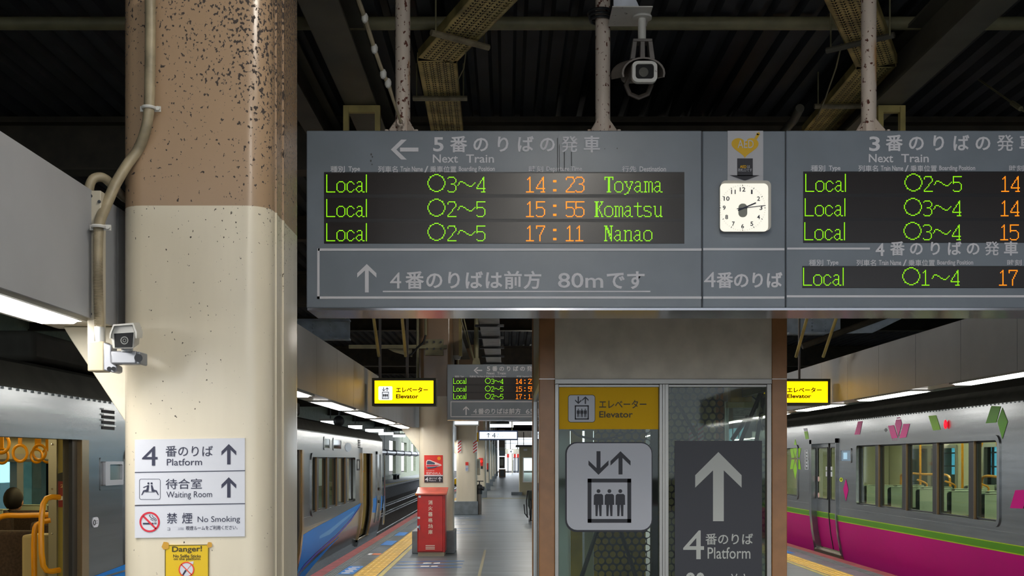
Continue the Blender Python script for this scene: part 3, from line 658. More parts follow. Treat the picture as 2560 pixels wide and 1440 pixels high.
# U shaped hanger brackets of the girders
for (xa, xb, yt, lab) in ((858, 950, 266, 'pale hanger bracket round the left girder behind the board'), (2196, 2264, 266, 'hanger bracket round the right girder beside the right pole')):
    Y = 8.13; t = thing('girder_bracket', lab, 'bracket', (X((xa+xb)/2, Y), Y, Z(420, Y)))
    B().pbox(xa, xb, yt-3, yt+14, Y, .04).build('top_bar', m_yelpole, t); B().pbox(xa, xb, 410, 420, Y, .04).build('bottom_bar', m_yelpole, t)
    for s, (u, v_) in ((0, (xa, xa+13)), (1, (xb-13, xb))): B().pbox(u, v_, yt, 415, Y-.01, .05).build('hanger_strap', m_yelpole, t)

# perforated cable trays under the roof
def tray(pts, wd, z, lab, hole=True, m=None, th=.012):
    t = thing('cable_tray', lab, 'cable tray', (pts[0][0], pts[0][1], z))
    for (a, b_) in zip(pts, pts[1:]):
        a2, b2 = Vector((a[0], a[1], 0)), Vector((b_[0], b_[1], 0)); d = (b2-a2); L_ = d.length; d.normalize(); s = Vector((d.y, -d.x, 0))
        def W(u, v_, zz): p = a2+d*u+s*v_; return (p.x, p.y, zz)
        bb = B()
        for v_ in (-wd/2, wd/2): 
            vs = [W(0, v_-.003, z), W(L_, v_-.003, z), W(L_, v_+.003, z), W(0, v_+.003, z), W(0, v_-.003, z+.06), W(L_, v_-.003, z+.06), W(L_, v_+.003, z+.06), W(0, v_+.003, z+.06)]
            bb.add(vs, [(0,3,2,1), (4,5,6,7), (0,1,5,4), (1,2,6,5), (2,3,7,6), (3,0,4,7)])
        bb.build('side_rail', m or m_tray, t)
        bb = B(); c = wd/34.0; nu, nv = int(L_/c), 34; used = set()
        if hole:
            for r in range(2, nu-4, 5):                         # rows of square wave slots
                for k in range(2, 30, 6):
                    for (i, j) in [(0,0),(0,1),(1,1),(2,1),(2,2),(2,3),(1,3),(0,3),(0,4)]: used.add((r+(2-i), k+j))
        for i in range(nu):
            j = 0
            while j < nv:
                if (i, j) in used: j += 1; continue
                k = j
                while k < nv and (i, k) not in used: k += 1
                bb.add([W(i*c, -wd/2+j*c, z), W((i+1)*c, -wd/2+j*c, z), W((i+1)*c, -wd/2+k*c, z), W(i*c, -wd/2+k*c, z)], [(0, 1, 2, 3)]); j = k
        bb.build('tray_sheet', m or m_tray, t, smooth=False)
        vs = [W(.0, -wd/2+.004, z+.05), W(L_, -wd/2+.004, z+.05), W(L_, wd/2-.004, z+.05), W(0, wd/2-.004, z+.05)]; B().face(vs).build('cable_layer', m_black_rub, t)
    return t
zt = 4.35
def YT(py): return (zt-H)*F/(CY-py)
def TP(px, py): return (X(px, YT(py)), YT(py))
def crossbar(px0, px1, py, m, dy=0):
    a, e = TP(px0, py), TP(px1, py+dy); B().tube([(a[0], a[1], zt-.025), (e[0], e[1], zt-.025)], .021, 8).build('cross_bar', m, t)
    for q in (a, e): k = .03 if q is a else -.03; B().cyl((q[0]+k, q[1], zt-.03), (q[0]+k, q[1], 4.6), .006, 6).build('threaded_rod', m_olive, t)
t = tray([TP(1118, 332), TP(1092, 152), TP(1290, -60)], .275, zt, 'perforated yellowish cable tray bending above the left half of the board')
crossbar(1032, 1168, 238, m_conduit); crossbar(1078, 1222, 72, m_conduit, 38)
b = B().tube([P(1165, 130, 7.4), P(1160, 170, 7.6), P(1145, 200, 7.8)], .004, 6); b.build('loose_wire', m_olive, t)
t = tray([TP(2045, 332), TP(2192, 166), TP(2112, -28)], .275, zt, 'perforated yellowish cable tray bending behind the right pole')
crossbar(2036, 2160, 258, m_conduit); crossbar(2066, 2236, 118, m_girder, -40)
b = B().tube([P(2104, 110, 7.4), P(2090, 170, 7.6), P(2062, 250, 8.3), P(2040, 300, 8.9)], .006, 6); b.build('loose_wire', m_olive, t)
b = B().tube([P(2000, 270, 8.4), P(1985, 300, 8.6), P(1955, 335, 9)], .035, 10); b.build('roof_conduit', m_girder, t)
# ------------------------------------------------------------------ signs on the near column
Yk = 3.970; Yp = Yk-.0015
t = thing('wayfinding_sheet', 'white direction sheet on the near column for platform, waiting room and no smoking', 'sign', P(475, 1343, Yk))
for (a0, a1, b0, b1, s0) in ((337, 612, 1099, 1180, 0), (337, 612, 1181, 1262, 0), (337, 612, 1263, 1345, 0)):
    B().prism([(X(p, Yk), Z(q, Yk)) for p, q in ((a0, b1), (a1, b1-4), (a1, b0-4), (a0, b0))], 'y', Yk, Yk+.004).build('sheet_panel', m_sticker, t, smooth=False)
b = B().stroke([(337, 1181), (613, 1176.5)], 2, Yp).stroke([(337, 1264), (613, 1259)], 2, Yp); b.build('dividing_line', m_navy, t)
b = B(); b.text('4', 355, 394, 1116, 1164, Yp, .012)
b.chars('番のりば', 413, 30, 29.5, 1139, Yp, .006); b.text('Platform', 417, 505, 1147, 1164, Yp, .004, -.01)
b.arrow(572, 1110, 1161, 37, 8.5, Yp, 18.5); b.build('lettering', m_navy, t); b = B()
b.text('待合室', 414, 505, 1197, 1223, Yp, .006, -.01).text('Waiting Room', 416, 530, 1229, 1249, Yp, .003, -.012)
b.arrow(572, 1193, 1244, 37, 8.5, Yp, 18.5); b.build('lettering', m_navy, t); b = B()
b.text('禁', 417, 443, 1282, 1309, Yp, .006).text('煙', 455, 481, 1282, 1309, Yp, .006).text('No Smoking', 494, 600, 1291, 1310, Yp, .003, -.014)
b.text('コ', 418, 425, 1319, 1326, Yp).text('喫煙ルームをご利用ください。', 465, 594, 1315, 1326, Yp, .008, -.016)
b.build('lettering', m_navy, t)
B().text('2階', 444, 460, 1318, 1325, Yp).build('faded_lettering', mat('faded print', (150, 152, 168), .5), t)
b = B()                                            # waiting people pictogram
oo = rr(348, 401, 1197, 1249, 5); ii = rr(349, 400, 1198, 1248, 4.4); n = len(oo)
b.add([P(p, q, Yp) for p, q in oo+ii], [(i, (i+1) % n, n+(i+1) % n, n+i) for i in range(n)])
b.disc(371, 1208.5, 2.7, Yp); b.disc(379, 1208.5, 2.7, Yp)
for s in (-1, 1):
    c = 375
    q = [(c+s*2, 1213), (c+s*6, 1213), (c+s*9.5, 1224), (c+s*17, 1226), (c+s*22, 1237.5), (c+s*19.5, 1237.5), (c+s*14.5, 1229.5), (c+s*4, 1228.5)]
    b.add([P(x_, y_, Yp) for x_, y_ in q], [(0,1,2,7), (2,3,6,7), (3,4,5,6)])
b.stroke([(358, 1219), (370, 1214)], 2.2, Yp); b.stroke([(364, 1230), (386, 1230)], 1.2, Yp); b.build('waiting_pictogram', m_navy, t)
b = B().rect(357, 384, 1307, 1311, Yp).stroke([(387, 1311), (387, 1306)], 2, Yp).stroke([(390, 1311), (390, 1306)], 1.5, Yp)
b.stroke([(388, 1304), (387, 1299), (378, 1295), (373, 1289), (376, 1287)], 1.6, Yp).stroke([(384, 1302), (376, 1298)], 1.3, Yp).stroke([(391, 1303), (390, 1297), (383, 1293), (380, 1288)], 1.4, Yp); b.build('cigarette', m_navy, t)
b = B().ring(374, 1305, 25.5, 21, Yp-.0008).stroke([(358, 1290), (390, 1322)], 4.5, Yp-.0008); b.build('ban_ring', mat('sign red', (196, 28, 50), .5), t)
t = thing('danger_notice', 'yellow Danger notice about selfie sticks taped below the white sheet', 'notice', P(467, 1450, Yk))
B().pbox(412, 522, 1362, 1520, Yk, .004).build('sheet', mat('notice yellow', (214, 178, 6), .5), t)
b = B(); oo = [(412, 1520), (522, 1520), (522, 1361), (412, 1363)]; b.stroke([(413, 1520), (413, 1364), (521, 1362), (521, 1520)], 1.6, Yp)
b.text('Danger!', 430, 505, 1366, 1384, Yp, .02, -.02).text('No Selfie Sticks', 433, 502, 1386, 1394, Yp, .018).text('on the platform', 434, 501, 1394, 1402, Yp, .018); b.build('lettering', mat('dark olive print', (56, 50, 10), .5), t)
B().disc(466, 1424, 18, Yp).pp([(470, 1412), (483, 1410), (484, 1403), (471, 1405)], Yp-.0006).build('pictogram_ground', m_sticker, t)
b = B().ring(466, 1424, 19.5, 16.5, Yp-.001).stroke([(453, 1411), (479, 1437)], 2.6, Yp-.001).stroke([(468, 1424), (478, 1412)], 1.2, Yp-.001); b.build('ban_ring', mat('sign orange red', (220, 66, 30), .5), t)
B().pp([(455, 1437), (463, 1424), (467, 1427), (458, 1440)], Yp-.0004).build('hand', m_navy, t)
for cx_, cy_, r in ((414, 1364, 11), (524, 1362, 8)):
    b = B(); b.pp([(cx_+r*(.75+.4*((k*7) % 5)/5)*math.cos(k*.7), cy_+r*(.75+.4*((k*3) % 5)/5)*math.sin(k*.7)) for k in range(9)], Yp-.002); b.build('tape_piece', mat('amber tape', (190, 142, 40), .35), t)

# ------------------------------------------------------------------ security camera and conduits at the end of the left fascia
Yb = 3.78; m_silverd = mat('dull silver paint', (140, 142, 148), .4, .4)
t = thing('box_camera', 'silver security camera on a junction box beside the near column', 'security camera', P(265, 930, Yb))
b = B().pbox(218, 260, 853, 928, Yb, .07); b.build('junction_box', mat('beige box paint', (178, 166, 138), .5), t, bevel=.005)
b = B().prism([(X(258, Yb), Z(925, Yb)), (X(283, Yb), Z(932, Yb)), (X(292, Yb), Z(928, Yb)), (X(292, Yb), Z(915, Yb)), (X(278, Yb), Z(905, Yb)), (X(278, Yb), Z(862, Yb)), (X(258, Yb), Z(855, Yb))], 'y', Yb+.0, Yb+.06); b.build('wall_bracket', m_silverd, t, bevel=.004)
b = B().pbox(276, 341, 877, 910, Yb-.03, .055); b.build('arm', m_silverd, t, bevel=.006)
B().pbox(341, 350, 879, 910, Yb-.035, .08).build('arm_end_cap', mat('grey cap', (120, 124, 130), .4), t, bevel=.004)
B().cyl(P(346, 895, Yb-.036), P(346, 895, Yb-.042), .014, 16).build('pivot_bolt', m_dark, t)
for p in ((273, 922), (284, 922)): B().cyl(P(p[0], p[1], Yb-.004), P(p[0], p[1], Yb+.01), .008, 10).build('screw', m_dark, t)
b = B(); Yc = Yb-.12
def cz(p, q, Y): return P(p, q, Y)
f_ = [(276, 832), (284, 813), (332, 809), (339, 828), (333, 872), (282, 872)]; k_ = [(292, 824), (300, 812), (346, 808), (355, 820), (352, 862), (300, 866)]
vs = [P(p, q, Yc) for p, q in f_]+[P(p, q, Yc+.2) for p, q in [(a+4-8, b_) for a, b_ in k_]]; n = 6
b.add(vs, [tuple(range(n)), tuple(range(2*n-1, n-1, -1))]+[((i+1) % n, i, i+n, (i+1) % n+n) for i in range(n)]); b.build('housing', m_camwhite, t, bevel=.005)
sh = [(274, 834), (283, 811), (333, 807), (342, 830), (341, 846), (339, 846), (338, 832), (331, 812), (285, 815), (277, 836), (276, 846), (274, 846)]; b = B(); vs = [P(p, q, Yc-.02) for p, q in sh]
vs2 = [P(p+15, q-1, Yc+.16) for p, q in sh]; n = len(vs); b.add(vs+vs2, [((i+1) % n, i, i+n, (i+1) % n+n) for i in range(n)]+[(0, 1, 8, 9), (1, 2, 7, 8), (2, 3, 6, 7), (3, 4, 5, 6), (9, 10, 11, 0)]); b.build('sun_shield', m_camwhite, t)
B().pp([(285, 834), (334, 831), (331, 868), (287, 869)], Yc-.002).build('front_window', m_lens, t)
b = B().ring(311, 851, 10, 7.5, Yc-.004, 20).ring(311, 851, 4.5, 3, Yc-.004, 16); b.build('lens', mat('lens ring', (92, 94, 92), .3), t)
B().cyl(P(318, 880, Yb-.02), P(318, 866, Yb-.02), .02, 12).build('swivel', m_silver, t)
Ym = 3.83
t = thing('mounting_bar', 'cream mounting bar screwed to the end of the left fascia', 'bar', P(235, 860, Ym))
B().pbox(218, 252, 476, 862, Ym, .05).build('bar', mat('beige bar paint', (176, 168, 150), .5), t, bevel=.003)
for p in ((227, 490), (248, 504), (226, 785)): B().cyl(P(p[0], p[1], Ym-.004), P(p[0], p[1], Ym+.01), .006, 8).build('screw', m_dark, t)
cp = [(375, -20, 3.935), (376, 60, 3.935), (375, 180, 3.935), (373, 268, 3.935), (364, 325, 3.94), (345, 375, 3.96), (318, 412, 3.94), (288, 462, 3.9), (265, 515, 3.86), (250, 552, 3.82), (246, 590, 3.80), (245, 700, 3.80), (249, 780, 3.80), (250, 825, 3.80)]
def smooth(pts, k=4):
    out = []; n = len(pts)
    for i in range(n-1):
        p0, p1, p2, p3 = (Vector(pts[max(0, min(n-1, i+d))]) for d in (-1, 0, 1, 2))
        for j in range(k):
            s = j/k; out.append(.5*((2*p1)+(p2-p0)*s+(2*p0-5*p1+4*p2-p3)*s*s+(3*p1-p0-3*p2+p3)*s**3))
    return out+[Vector(pts[-1])]
t = thing('cable_conduit', 'beige conduit bending from the column face down to the box camera', 'conduit', P(250, 830, 3.8))
cpath = smooth([P(*q) for q in cp], 5); B().tube(cpath, [.0192]*46+[.0192-.0042*min(1, k/10) for k in range(len(cpath)-46)], 14).build('conduit', m_conduit, t)
b = B()
for k in range(64):
    py = 580+k*3.7; b.torus(P(245+2*max(0, (py-700)/80), py, 3.80), .0152, .0022, 'z', 14, 5)
b.build('corrugation', m_conduit, t, kind='stuff')
B().cyl(P(249, 818, 3.8), P(249, 856, 3.8), .0185, 14).build('end_gland', m_alu, t)
for (p, q, Y) in ((372, 270, 3.935), (246, 567, 3.795)):
    b = B(); c = P(p, q, Y); b.torus(c, .022, .006, 'z', 16, 6); b.box((c[0]-.035, c[1]+.01, c[2]-.01), (c[0]+.04, c[1]+.016, c[2]+.01)); b.cyl((c[0]+.032, c[1]-.0, c[2]), (c[0]+.032, c[1]+.012, c[2]), .008, 10); b.build('saddle_clamp', m_camwhite, t)
lp = smooth([P(*q) for q in ((223, 490, 3.87), (224, 465, 3.87), (235, 446, 3.88), (258, 444, 3.9), (280, 462, 3.95), (300, 485, 4.1), (320, 500, 4.2), (345, 505, 4.3))], 4)
o = B().tube(lp, .017, 12).build('bent_pipe', m_conduit, at=lp[0]); setp(o, 'short bent pipe looping over the top of the left fascia', 'pipe')

# ------------------------------------------------------------------ elevator shaft
YE = 8.2; ED = 2.3; ez = 3.9
xl0, xl1, xr0, xr1 = X(1348, YE), X(1387, YE), X(1930, YE), X(1968, YE)
ev = thing('elevator_shaft', 'tan framed glass elevator shaft standing under the departure board', 'elevator', ((xl0+xr1)/2, YE+ED/2, 0))
for xa, xb in ((xl0, xl1), (xr0, xr1)):
    for ya in (YE, YE+ED-.12): B().box((xa, ya, 0), (xb, ya+.12, ez)).build('corner_post', m_pillar, ev, bevel=.006)
for xa, xb in ((xl0, xl1), (xr0, xr1)): B().box((xa-.0005, YE-.001, Z(947, YE)-.003), (xb+.0005, YE+.02, Z(947, YE)+.001)).build('post_seam', m_alu, ev)
B().box((xl1, YE+.01, Z(948, YE)), (xr0, YE+.05, ez)).build('header_panel', m_panel, ev)
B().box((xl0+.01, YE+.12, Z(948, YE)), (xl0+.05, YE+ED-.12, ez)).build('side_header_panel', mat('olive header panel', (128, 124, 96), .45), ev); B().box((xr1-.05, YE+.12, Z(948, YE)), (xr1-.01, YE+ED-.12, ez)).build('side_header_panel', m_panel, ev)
B().box((xl0, YE, ez), (xr1, YE+ED, ez+.06)).build('shaft_cap', m_panel, ev)
zr = Z(948, YE)
def bar(n_, x0, x1, y0, y1, Y=YE, d=.06, m=m_elalu): return B().pbox(x0, x1, y0, y1, Y, d).build(n_, m, ev, bevel=.003)
zf = 1640
bar('top_rail', 1387, 1930, 947, 960, YE-.004); bar('glazing_bar', 1391, 1926, 961, 968, YE+.01)
bar('glazing_bar', 1387, 1397, 960, zf, YE+.002); bar('glazing_bar', 1917, 1929, 960, zf, YE+.002)
bar('mullion', 1648, 1672, 960, zf, YE-.002); bar('mullion_rib', 1656, 1663, 960, zf, YE-.008, .02)
bar('sill_rail', 1387, 1930, zf, zf+10, YE)
B().box((xl1, YE+.02, 0), (xr0, YE+.06, Z(zf+8, YE))).build('kick_panel', m_panel, ev)
for (xa, xb) in ((1397, 1648), (1672, 1917)): B().pbox(xa, xb, 966, zf, YE+.03, .008).build('glass_pane', m_glass_c, ev)
for s, xx in ((0, xl0+.03), (1, xr1-.03)):
    B().box((xx-.004, YE+.2, .1), (xx+.004, YE+ED-.2, zr-.06)).build('side_glass', m_glass_c, ev)
    B().box((xx-.02, YE+.12, zr-.06), (xx+.02, YE+ED-.12, zr)).build('side_top_rail', m_alu, ev)
    for yy in (YE+.12, YE+ED-.2): B().box((xx-.02, yy, 0), (xx+.02, yy+.08, zr-.06)).build('side_stile', m_alu, ev)
    B().box((xx-.02, YE+.2, 0), (xx+.02, YE+ED-.2, .1)).build('side_sill', m_alu, ev)
# inside of the shaft
YI = YE+1.35
B().box((X(1395, YI+.4), YI+.4, 0), (X(1425, YI+.4), YI+.44, 3.6)).build('guide_rail', m_alu, ev)
B().box((X(1432, YI), YI+.3, 0), (X(1462, YI), YI+.34, 3.6)).build('back_strip', m_mustard, ev); B().box((X(1468, YI), YI+.3, 0), (X(1490, YI), YI+.33, 3.6)).build('back_strip', mat('cream strip', (220, 212, 176), .5), ev)
B().box((X(1492, YI), YI+.3, 0), (X(1625, YI), YI+.34, 3.6)).build('back_strip', m_mustard, ev)
B().box((X(1676, YI), YI+.3, 0), (X(1806, YI), YI+.34, 3.6)).build('back_strip', mat('beige strip', (236, 218, 160), .5), ev)
B().box((X(1629, YI), YI-.02, 0), (X(1664, YI), YI+.1, 3.6)).build('guide_rail', m_dark, ev)
def hexscreen(x0, x1, z0, z1, y, pit=.0685):
    b = B(); r = pit*.40; rows = int((z1-z0)/(pit*.866)); n_ = int((x1-x0)/pit)
    for j in range(rows):
        for i in range(n_):
            cx_ = x0+pit*(i+.5+.5*(j % 2)); cz_ = z0+j*pit*.866+pit*.5
            ho = [(cx_+pit*.5774*math.sin(math.pi/3*k), y, cz_+pit*.5774*math.cos(math.pi/3*k)) for k in range(6)]
            hi = [(cx_+r*math.sin(math.pi/6*k), y, cz_+r*math.cos(math.pi/6*k)) for k in range(12)]
            fs = []
            for k in range(6):
                a, c = 6+2*k, 6+(2*k+1); e_ = 6+(2*k+2) % 12
                fs += [(k, a, c), (k, c, (k+1) % 6), ((k+1) % 6, c, e_)]
            b.add(ho+hi, fs)
    return b.build('perforated_screen', m_mesh, ev, smooth=False)
hexscreen(X(1487, YI), X(1626, YI), .25, 2.45, YI+.1); hexscreen(X(1672, YI), X(1812, YI), .25, 2.5, YI+.1)
Yz = YE+.75
for pts in (((1512, 1270, Yz), (1448, 1460, Yz)), ((1532, 1270, Yz), (1596, 1460, Yz)), ((1690, 1000, Yz), (1740, 1090, Yz)), ((1500, 1070, Yz), (1470, 900, Yz)), ((1905, 975, Yz), (1845, 1120, Yz)), ((1912, 985, Yz), (1890, 1110, Yz)), ((1830, 1100, Yz), (1870, 1040, Yz))):
    B().cyl(P(*pts[0]), P(*pts[1]), .018, 8).build('brace', m_dark, ev)
b = B().tube(smooth([P(*q) for q in ((1410, 1040, Yz+.1), (1440, 1085, Yz+.1), (1500, 1098, Yz+.1), (1560, 1085, Yz+.1), (1600, 1060, Yz+.1))]), .010, 8); b.build('cable', m_black_rub, ev)
b = B().tube(smooth([P(*q) for q in ((1880, 990, Yz), (1895, 1005, Yz), (1892, 1020, Yz), (1885, 1018, Yz))]), .006, 8); b.build('cable', m_black_rub, ev)
B().pbox(1826, 1880, 955, 1005, YI, .1).build('control_box', m_mustard, ev, bevel=.005)
B().pbox(1820, 1885, 1005, 1018, YI-.02, .1).build('shelf_bracket', mat('beige strip', (190,172,120)), ev)
for xa in (1722, 1745): 
    B().pbox(xa, xa+14, 1058, 1110, YI-.1, .02).build('striped_plate', m_white, ev); b = B()
    for k in range(4): b.pp([(xa, 1072+k*12), (xa+14, 1062+k*12), (xa+14, 1068+k*12), (xa, 1078+k*12)], YI-.102)
    b.build('red_stripe', m_red, ev)
# film signs on the elevator glass
Ys_ = YE+.026
t = thing('elevator_film_sign', 'yellow Elevator film sign at the top of the left shaft glass', 'sign', P(1522, 1073, Ys_))
B().pbox(1398, 1646, 968, 1073, Ys_, .003).build('film', m_yellow, t)
def icon(b, x0, x1, y0, y1, Y, m=1):
    """arrows over a cab with three people"""
    w_ = x1-x0; h_ = y1-y0; u = lambda a: x0+a*w_; v_ = lambda a: y0+a*h_
    b.arrow(u(.25), v_(.0), v_(.33), w_*.46, w_*.092, Y, w_*.225, True); b.arrow(u(.755), v_(-.0), v_(.325), w_*.46, w_*.092, Y, w_*.225)
    t_ = .088*w_
    fx0, fx1, fy0, fy1 = u(0), u(1), v_(.383), v_(1)
    b.rect(fx0, fx1, fy0, fy0+t_, Y).rect(fx0, fx1, fy1-t_, fy1, Y).rect(fx0, fx0+t_, fy0, fy1, Y).rect(fx1-t_, fx1, fy0, fy1, Y)
    for c in (.25, .5, .75):
        q = w_/108.0; X0 = u(c); top = fy0+26*q*1.0
        b.disc(X0, top+5*q, 4.8*q, Y, 16)
        b.pp([(X0-8*q, top+12*q), (X0+8*q, top+12*q), (X0+11.5*q, top+15.5*q), (X0+12*q, top+39*q), (X0-12*q, top+39*q), (X0-11.5*q, top+15.5*q)], Y)
        b.pp([(X0-8*q, top+39*q), (X0-.6*q, top+39*q), (X0-2.4*q, top+67*q), (X0-7.4*q, top+67*q)], Y); b.pp([(X0+.6*q, top+39*q), (X0+8*q, top+39*q), (X0+7.4*q, top+67*q), (X0+2.4*q, top+67*q)], Y)
    return b
def rrp(b, x0, x1, y0, y1, r, Y): return b.pp(rr(x0, x1, y0, y1, r), Y)
rrp(B(), 1420, 1488, 987, 1056, 7, Ys_-.001).build('icon_border', m_black, t); rrp(B(), 1421.3, 1486.7, 988.3, 1054.7, 6, Ys_-.0018).build('icon_ground', m_sticker, t)
icon(B(), 1437, 1472, 991, 1049, Ys_-.0026).build('icon_print', m_black, t)
m_bb = mat('brown black print', (64, 52, 22), .5); B().text('エレベーター', 1498, 1616, 1000, 1021, Ys_-.002, .015).build('lettering', m_bb, t); B().text('Elevator', 1498, 1582, 1028, 1044, Ys_-.002, .015).build('lettering', m_bb, t)
t = thing('elevator_pictogram', 'big white rounded elevator pictogram with three people on the left glass', 'sign', P(1522, 1327, Ys_))
B().prism([(X(p, Ys_), Z(q, Ys_)) for p, q in rr(1413, 1631, 1105, 1330, 29, 8)], 'y', Ys_-.002, Ys_+.003).build('border', m_black, t)
rrp(B(), 1417, 1629, 1108, 1325, 26, Ys_-.003).build('ground', m_sticker, t)
icon(B(), 1469, 1578, 1128, 1307, Ys_-.004).build('pictogram_print', m_black, t)
t = thing('platform_arrow_sign', 'tall black sign with white arrow to Platform 4 on the right glass', 'sign', P(1796, 1480, Ys_))
B().pbox(1687, 1905, 1102, 1530, Ys_-.001, .004).build('film', mat('charcoal film', (50, 50, 58), .45), t)
m_pp = mat('pale print', (206, 208, 202), .5); B().arrow(1796, 1130, 1303, 116, 27, Ys_-.003, 58).build('arrow', m_pp, t); b = B()
b.text('4', 1708, 1760, 1326, 1398, Ys_-.003, .008); b.chars('番のりば', 1763, 30, 30, 1359, Ys_-.003, .012); b.text('Platform', 1769, 1876, 1368, 1397, Ys_-.003, .004)
b.build('lettering', m_pp, t); b = B(); b.text('80m', 1714, 1800, 1431, 1475, Ys_-.003, .02).text('前方', 1824, 1872, 1434, 1470, Ys_-.003, .01); b.build('lettering', mat('pale print', (206, 208, 202), .5), t)

# ------------------------------------------------------------------ lit yellow elevator boxes
def lightbox(Y, x0, x1, y0, y1, lab, full, glow_x):
    cx_ = X((x0+x1)/2, Y); t = thing('elevator_light_box', lab, 'light box', P((x0+x1)/2, y1, Y), 'lit elevator boxes')
    b = B().pbox(x0, x1, y0, y1, Y+.006, .2); b.build('case', mat('dark olive case', (74, 72, 48), .5), t, bevel=.005)
    b = B(); k = 6.5; frame(b, [(X(p, Y), Z(q, Y)) for p, q in ((x0, y0), (x1, y0), (x1, y1), (x0, y1))], [(X(p, Y), Z(q, Y)) for p, q in ((x0+k, y0+k), (x1-k, y0+k), (x1-k, y1-k), (x0+k, y1-k))], 'y', Y-.004, Y+.01); b.build('face_frame', mat('dark olive case', (74,72,48)), t)
    B().pbox(x0+k, x1-k, y0+k, y1-k, Y+.002, .004).build('lit_face', m_boxglow, t)
    B().pbox(x0+k, x1-k, y0+k, y1-k, Y+.206, .004).build('lit_face', m_boxglow, t)
    s = (x1-x0)/160.; u = lambda a: x0+(a-930)*s; yy = lambda a: y0+(a-945)*(y1-y0)/71.
    rrp(B(), u(946), u(981), yy(966), yy(1001), 3, Y-.0).build('icon_ground', mat('icon white', (235, 240, 245), .5, emit=.85), t)
    icon(B(), u(955), u(972), yy(969), yy(998), Y-.002).build('icon_print', m_black, t)
    B().text('エレベーター', u(990), u(1070), yy(968), yy(982), Y-.002, .035).text('Elevator', u(990), u(1046), yy(986), yy(997), Y-.002, .035).build('lettering', mat('olive print', (44, 40, 6), .6), t)
    for hx, bx in ((950, 935), (1018, 1006)):
        a = P(u(hx), yy(945), Y+.1); B().cyl((a[0], a[1], a[2]), (a[0], a[1], 4.6), .0145, 10).build('hanger_pipe', mat('grey brown pipe', (112, 104, 100), .5), t)
    return t, u, yy
t, u, yy = lightbox(11.25, 930, 1090, 945, 1015, 'lit yellow Elevator box hanging left, in front of the second column', True, -2)
for hx, bx in ((950, 932), (1017, 1004)): B().cyl(P(hx-3, 890, 11.29), P(bx, 780, 10.65), .0165, 10).build('brace_pipe', m_yelpole, t)
t, u, yy = lightbox(12.53, 1903, 2076, 947, 1013, 'lit yellow Elevator box hanging right, half behind the elevator post', True, 4)
for hx, bx in ((1990, 2022), (2058, 2096)): B().cyl(P(hx, 892, 12.57), P(bx, 780, 11.95), .018, 10).build('brace_pipe', m_yelpole, t)

# ------------------------------------------------------------------ red fire cabinet, posters, platform furniture
Yf = 16.5; xa, xb = X(1043, Yf), X(1109, Yf)
t = thing('fire_cabinet', 'red fire extinguisher cabinet with white vertical lettering before the second column', 'cabinet', ((xa+xb)/2, Yf+.2, 0))
B().box((xa+.01, Yf+.03, 0), (xb+.005, Yf+.42, .06)).build('base', mat('cabinet base', (150, 140, 122), .6), t)
B().box((xa, Yf+.02, .06), (xb+.02, Yf+.43, Z(1237, Yf))).build('body', m_red, t, bevel=.008)
B().box((xa+.012, Yf+.0, .075), (xb-.012, Yf+.024, Z(1239, Yf))).build('door', m_red, t, bevel=.006)
b = B(); z0, z1 = Z(1237, Yf), Z(1228, Yf)+.03; b.prism([(Yf-.02, z0), (Yf+.43, z1), (Yf+.43, z1+.02), (Yf-.02, z0+.02)], 'x', xa-.02, xb+.05); b.build('sloped_lid', m_redlid, t)
b = B().cyl(P(1049, 1312, Yf-.02), P(1049, 1325, Yf-.02), .012, 10).box(P(1042, 1315, Yf-.02), P(1049, 1320, Yf+.01)); b.build('handle', m_chrome, t)
B().pbox(1044, 1050, 1292, 1297, Yf-.006, .004).build('small_sticker', m_sticker, t); B().pbox(1046, 1052, 1239, 1244, Yf-.006, .004).build('small_sticker', m_sticker, t)
b = B()
for k, ch in enumerate('消火器格納庫'): b.text(ch, 1070.5, 1081.5, 1250.5+k*14.8, 1261.5+k*14.8, Yf-.004, .02)
for k in range(3): b.rect(1064, 1087, 1363+k*4.2, 1365+k*4.2, Yf-.004)
b.build('lettering', mat('cream print', (232, 214, 196), .5), t)
B().sph(P(1041, 1236, Yf), .022, 8).build('yellow_knob', m_rail, t)
Yq = 17.042
t = thing('red_train_poster', 'red poster with a drawn train above a black Platform 4 strip', 'poster', P(1084, 1206, Yq))
B().pbox(1060.5, 1107, 1138, 1206, Yq, .004).build('sheet', m_postred, t); B().pbox(1061, 1107, 1187.5, 1190.5, Yq-.002, .002).build('white_strip', m_sticker, t); B().pbox(1061, 1107, 1190.5, 1206, Yq-.003, .002).build('black_strip', m_black, t)
y = Yq-.004
b = B().pp([(1065.5, 1154), (1068, 1150), (1075, 1150), (1103, 1161), (1104, 1164), (1086, 1169), (1068, 1171), (1065, 1166)], y).text('花嫁のれん', 1065, 1103, 1180, 1187, y, .02).text('七尾線特急', 1065, 1086, 1175.5, 1178, y); b.build('poster_print', mat('poster pale', (228, 204, 200), .5), t)
B().pp([(1067, 1156), (1069, 1152), (1075, 1152), (1087, 1157), (1087, 1161), (1067, 1161)], y-.002).pp([(1066, 1168), (1086, 1167), (1098, 1164), (1086, 1170), (1070, 1172)], y-.002).build('train_windows', mat('poster blue', (50, 72, 96), .5), t)
B().pp([(1066, 1162), (1087, 1162), (1101, 1162.5), (1086, 1166), (1066, 1167)], y-.002).build('train_band', mat('poster crimson', (190, 40, 60), .5), t)
B().disc(1097.5, 1146, 4.5, y, 16).build('round_crest', mat('poster orange', (226, 140, 20), .5), t)
